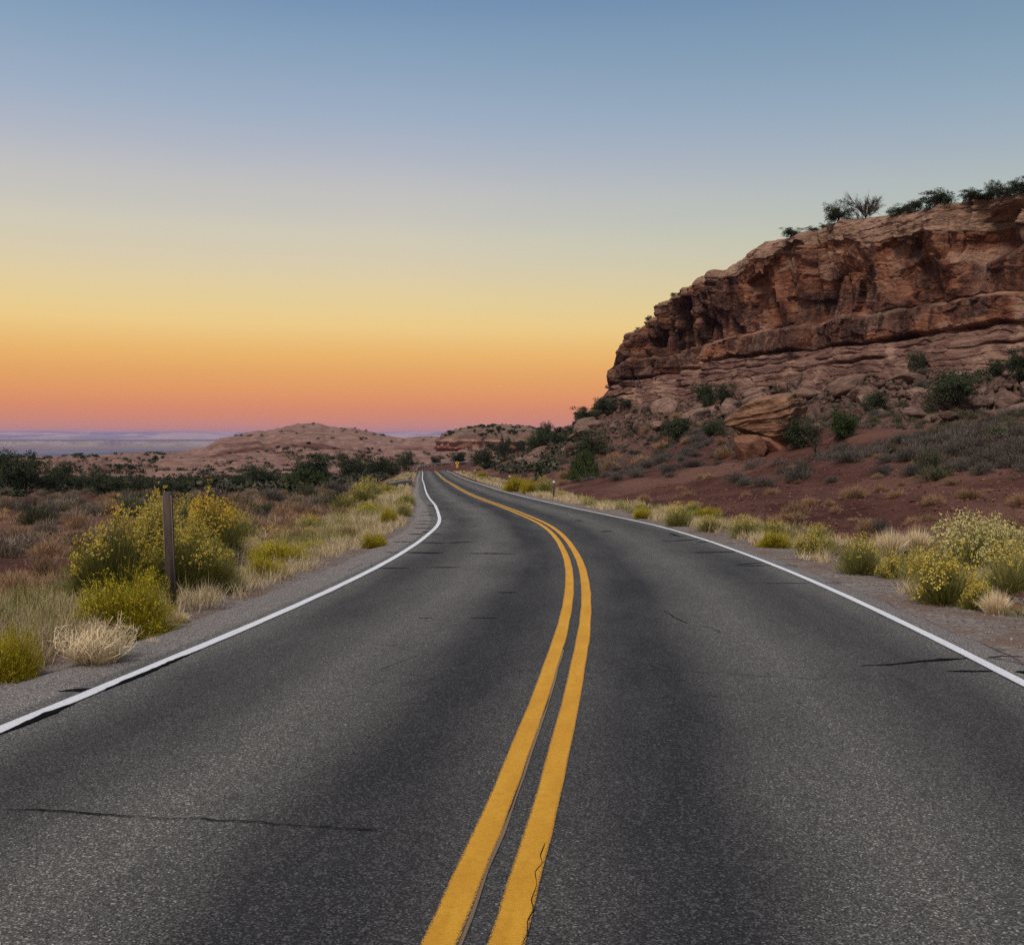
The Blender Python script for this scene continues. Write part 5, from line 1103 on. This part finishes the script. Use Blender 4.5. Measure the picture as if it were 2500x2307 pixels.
SUN_EL, SUN_AZ = R_(58), R_(212)      # azimuth from +Y toward +X
W = bpy.data.worlds.new('World'); bpy.context.scene.world = W; W.use_nodes = True; t = W.node_tree; bg = t.nodes['Background']
tc = t.nodes.new('ShaderNodeTexCoord'); sx = t.nodes.new('ShaderNodeSeparateXYZ'); t.links.new(tc.outputs['Generated'], sx.inputs[0])
def ramp(stops):
    r = t.nodes.new('ShaderNodeValToRGB'); mr = t.nodes.new('ShaderNodeMapRange'); mr.inputs['From Min'].default_value = -.05; mr.inputs['From Max'].default_value = 1.; t.links.new(sx.outputs[2], mr.inputs['Value']); t.links.new(mr.outputs[0], r.inputs[0])
    e = r.color_ramp.elements; stops = [((z + .05) / 1.05, lin(*c)) for z, c in stops]
    while len(e) < len(stops): e.new(.5)
    for q, (p_, c) in zip(e, stops): q.position = p_; q.color = c
    return r.outputs[0]
LS = [(-.05, (150, 112, 110)), (0., (214, 128, 100)), (.0125, (218, 132, 98)), (.022, (222, 133, 88)), (.031, (225, 138, 84)), (.045, (230, 150, 82)), (.0625, (233, 166, 86)), (.081, (237, 182, 98)), (.107, (238, 203, 131)), (.128, (229, 205, 147)), (.146, (222, 204, 160)), (.164, (213, 202, 172)), (.191, (202, 199, 182)), (.205, (194, 194, 186)), (.227, (188, 190, 190)), (.259, (172, 180, 194)), (.291, (156, 173, 194)), (.351, (130, 157, 184)), (.407, (112, 141, 177)), (.6, (122, 146, 180)), (1, (132, 150, 178))]
def teal(z, c):
    k = min(1, max(0, (z - .09) / .1)); q_ = min(1, max(0, (z - .24) / .12)); m = (1 - (.07 - .03 * q_) * k, 1 - .025 * k, 1 - (.035 + .015 * q_) * k); return tuple(q * w for q, w in zip(c, m))
def warm(z, c):
    k = math.exp(-((z - .215) / .07) ** 2); return (c[0] * (1 + .032 * k), c[1] * (1 + .012 * k), c[2] * (1 - .004 * k))
RS_ = [(z, teal(z, c)) for z, c in LS]; LS = [(z * (1.05 if .05 < z < .4 else 1), warm(z, c)) for z, c in LS]
mx = t.nodes.new('ShaderNodeMix'); mx.data_type = 'RGBA'; ma = t.nodes.new('ShaderNodeMapRange'); ma.inputs['From Min'].default_value = -.12; ma.inputs['From Max'].default_value = .45
t.links.new(sx.outputs[0], ma.inputs['Value']); t.links.new(ma.outputs[0], mx.inputs[0]); t.links.new(ramp(LS), mx.inputs[6]); t.links.new(ramp(RS_), mx.inputs[7])
sk = t.nodes.new('ShaderNodeTexSky'); sk.sky_type = 'NISHITA'; sk.sun_disc = False; sk.sun_elevation = SUN_EL; sk.sun_rotation = SUN_AZ
sc_ = t.nodes.new('ShaderNodeMix'); sc_.data_type = 'RGBA'; sc_.inputs[0].default_value = .004
t.links.new(mx.outputs[2], sc_.inputs[6]); t.links.new(sk.outputs[0], sc_.inputs[7]); t.links.new(sc_.outputs[2], bg.inputs['Color']); bg.inputs['Strength'].default_value = 1.
W.cycles.sampling_method = 'MANUAL'; W.cycles.sample_map_resolution = 512
sun = bpy.data.lights.new('sun', 'SUN'); sun.energy = 3.2; sun.angle = R_(18); sun.color = (1., .87, .74); so = bpy.data.objects.new('sun', sun); C.objects.link(so)
dx, dy, dz = math.sin(SUN_AZ) * math.cos(SUN_EL), math.cos(SUN_AZ) * math.cos(SUN_EL), math.sin(SUN_EL)
from mathutils import Vector
so.rotation_euler = Vector((dx, dy, dz)).to_track_quat('Z', 'Y').to_euler(); so.location = (0, -10, 40)
cam = bpy.data.cameras.new('camera'); co = bpy.data.objects.new('camera', cam); C.objects.link(co); co.location = (0, 0, 0); co.rotation_euler = (math.pi / 2 - PITCH, 0, 0)
cam.sensor_width = 36; cam.sensor_fit = 'HORIZONTAL'; cam.lens = 36 * F / 2500; cam.clip_start = .05; cam.clip_end = 60000
S = bpy.context.scene; S.camera = co; S.render.resolution_x = 1024; S.render.resolution_y = 944
S.view_settings.view_transform = 'Standard'; S.view_settings.look = 'None'; S.view_settings.exposure = 0; S.view_settings.gamma = 1
S.cycles.use_denoising = False; S.cycles.max_bounces = 5; S.cycles.diffuse_bounces = 3; S.cycles.transparent_max_bounces = 6; S.cycles.volume_bounces = 0; S.cycles.sample_clamp_indirect = 4
# prototypes never placed are removed
for k, p_ in PROTO.items():
    if k not in USED:
        for ch in list(p_.children): bpy.data.objects.remove(ch)
        bpy.data.objects.remove(p_)
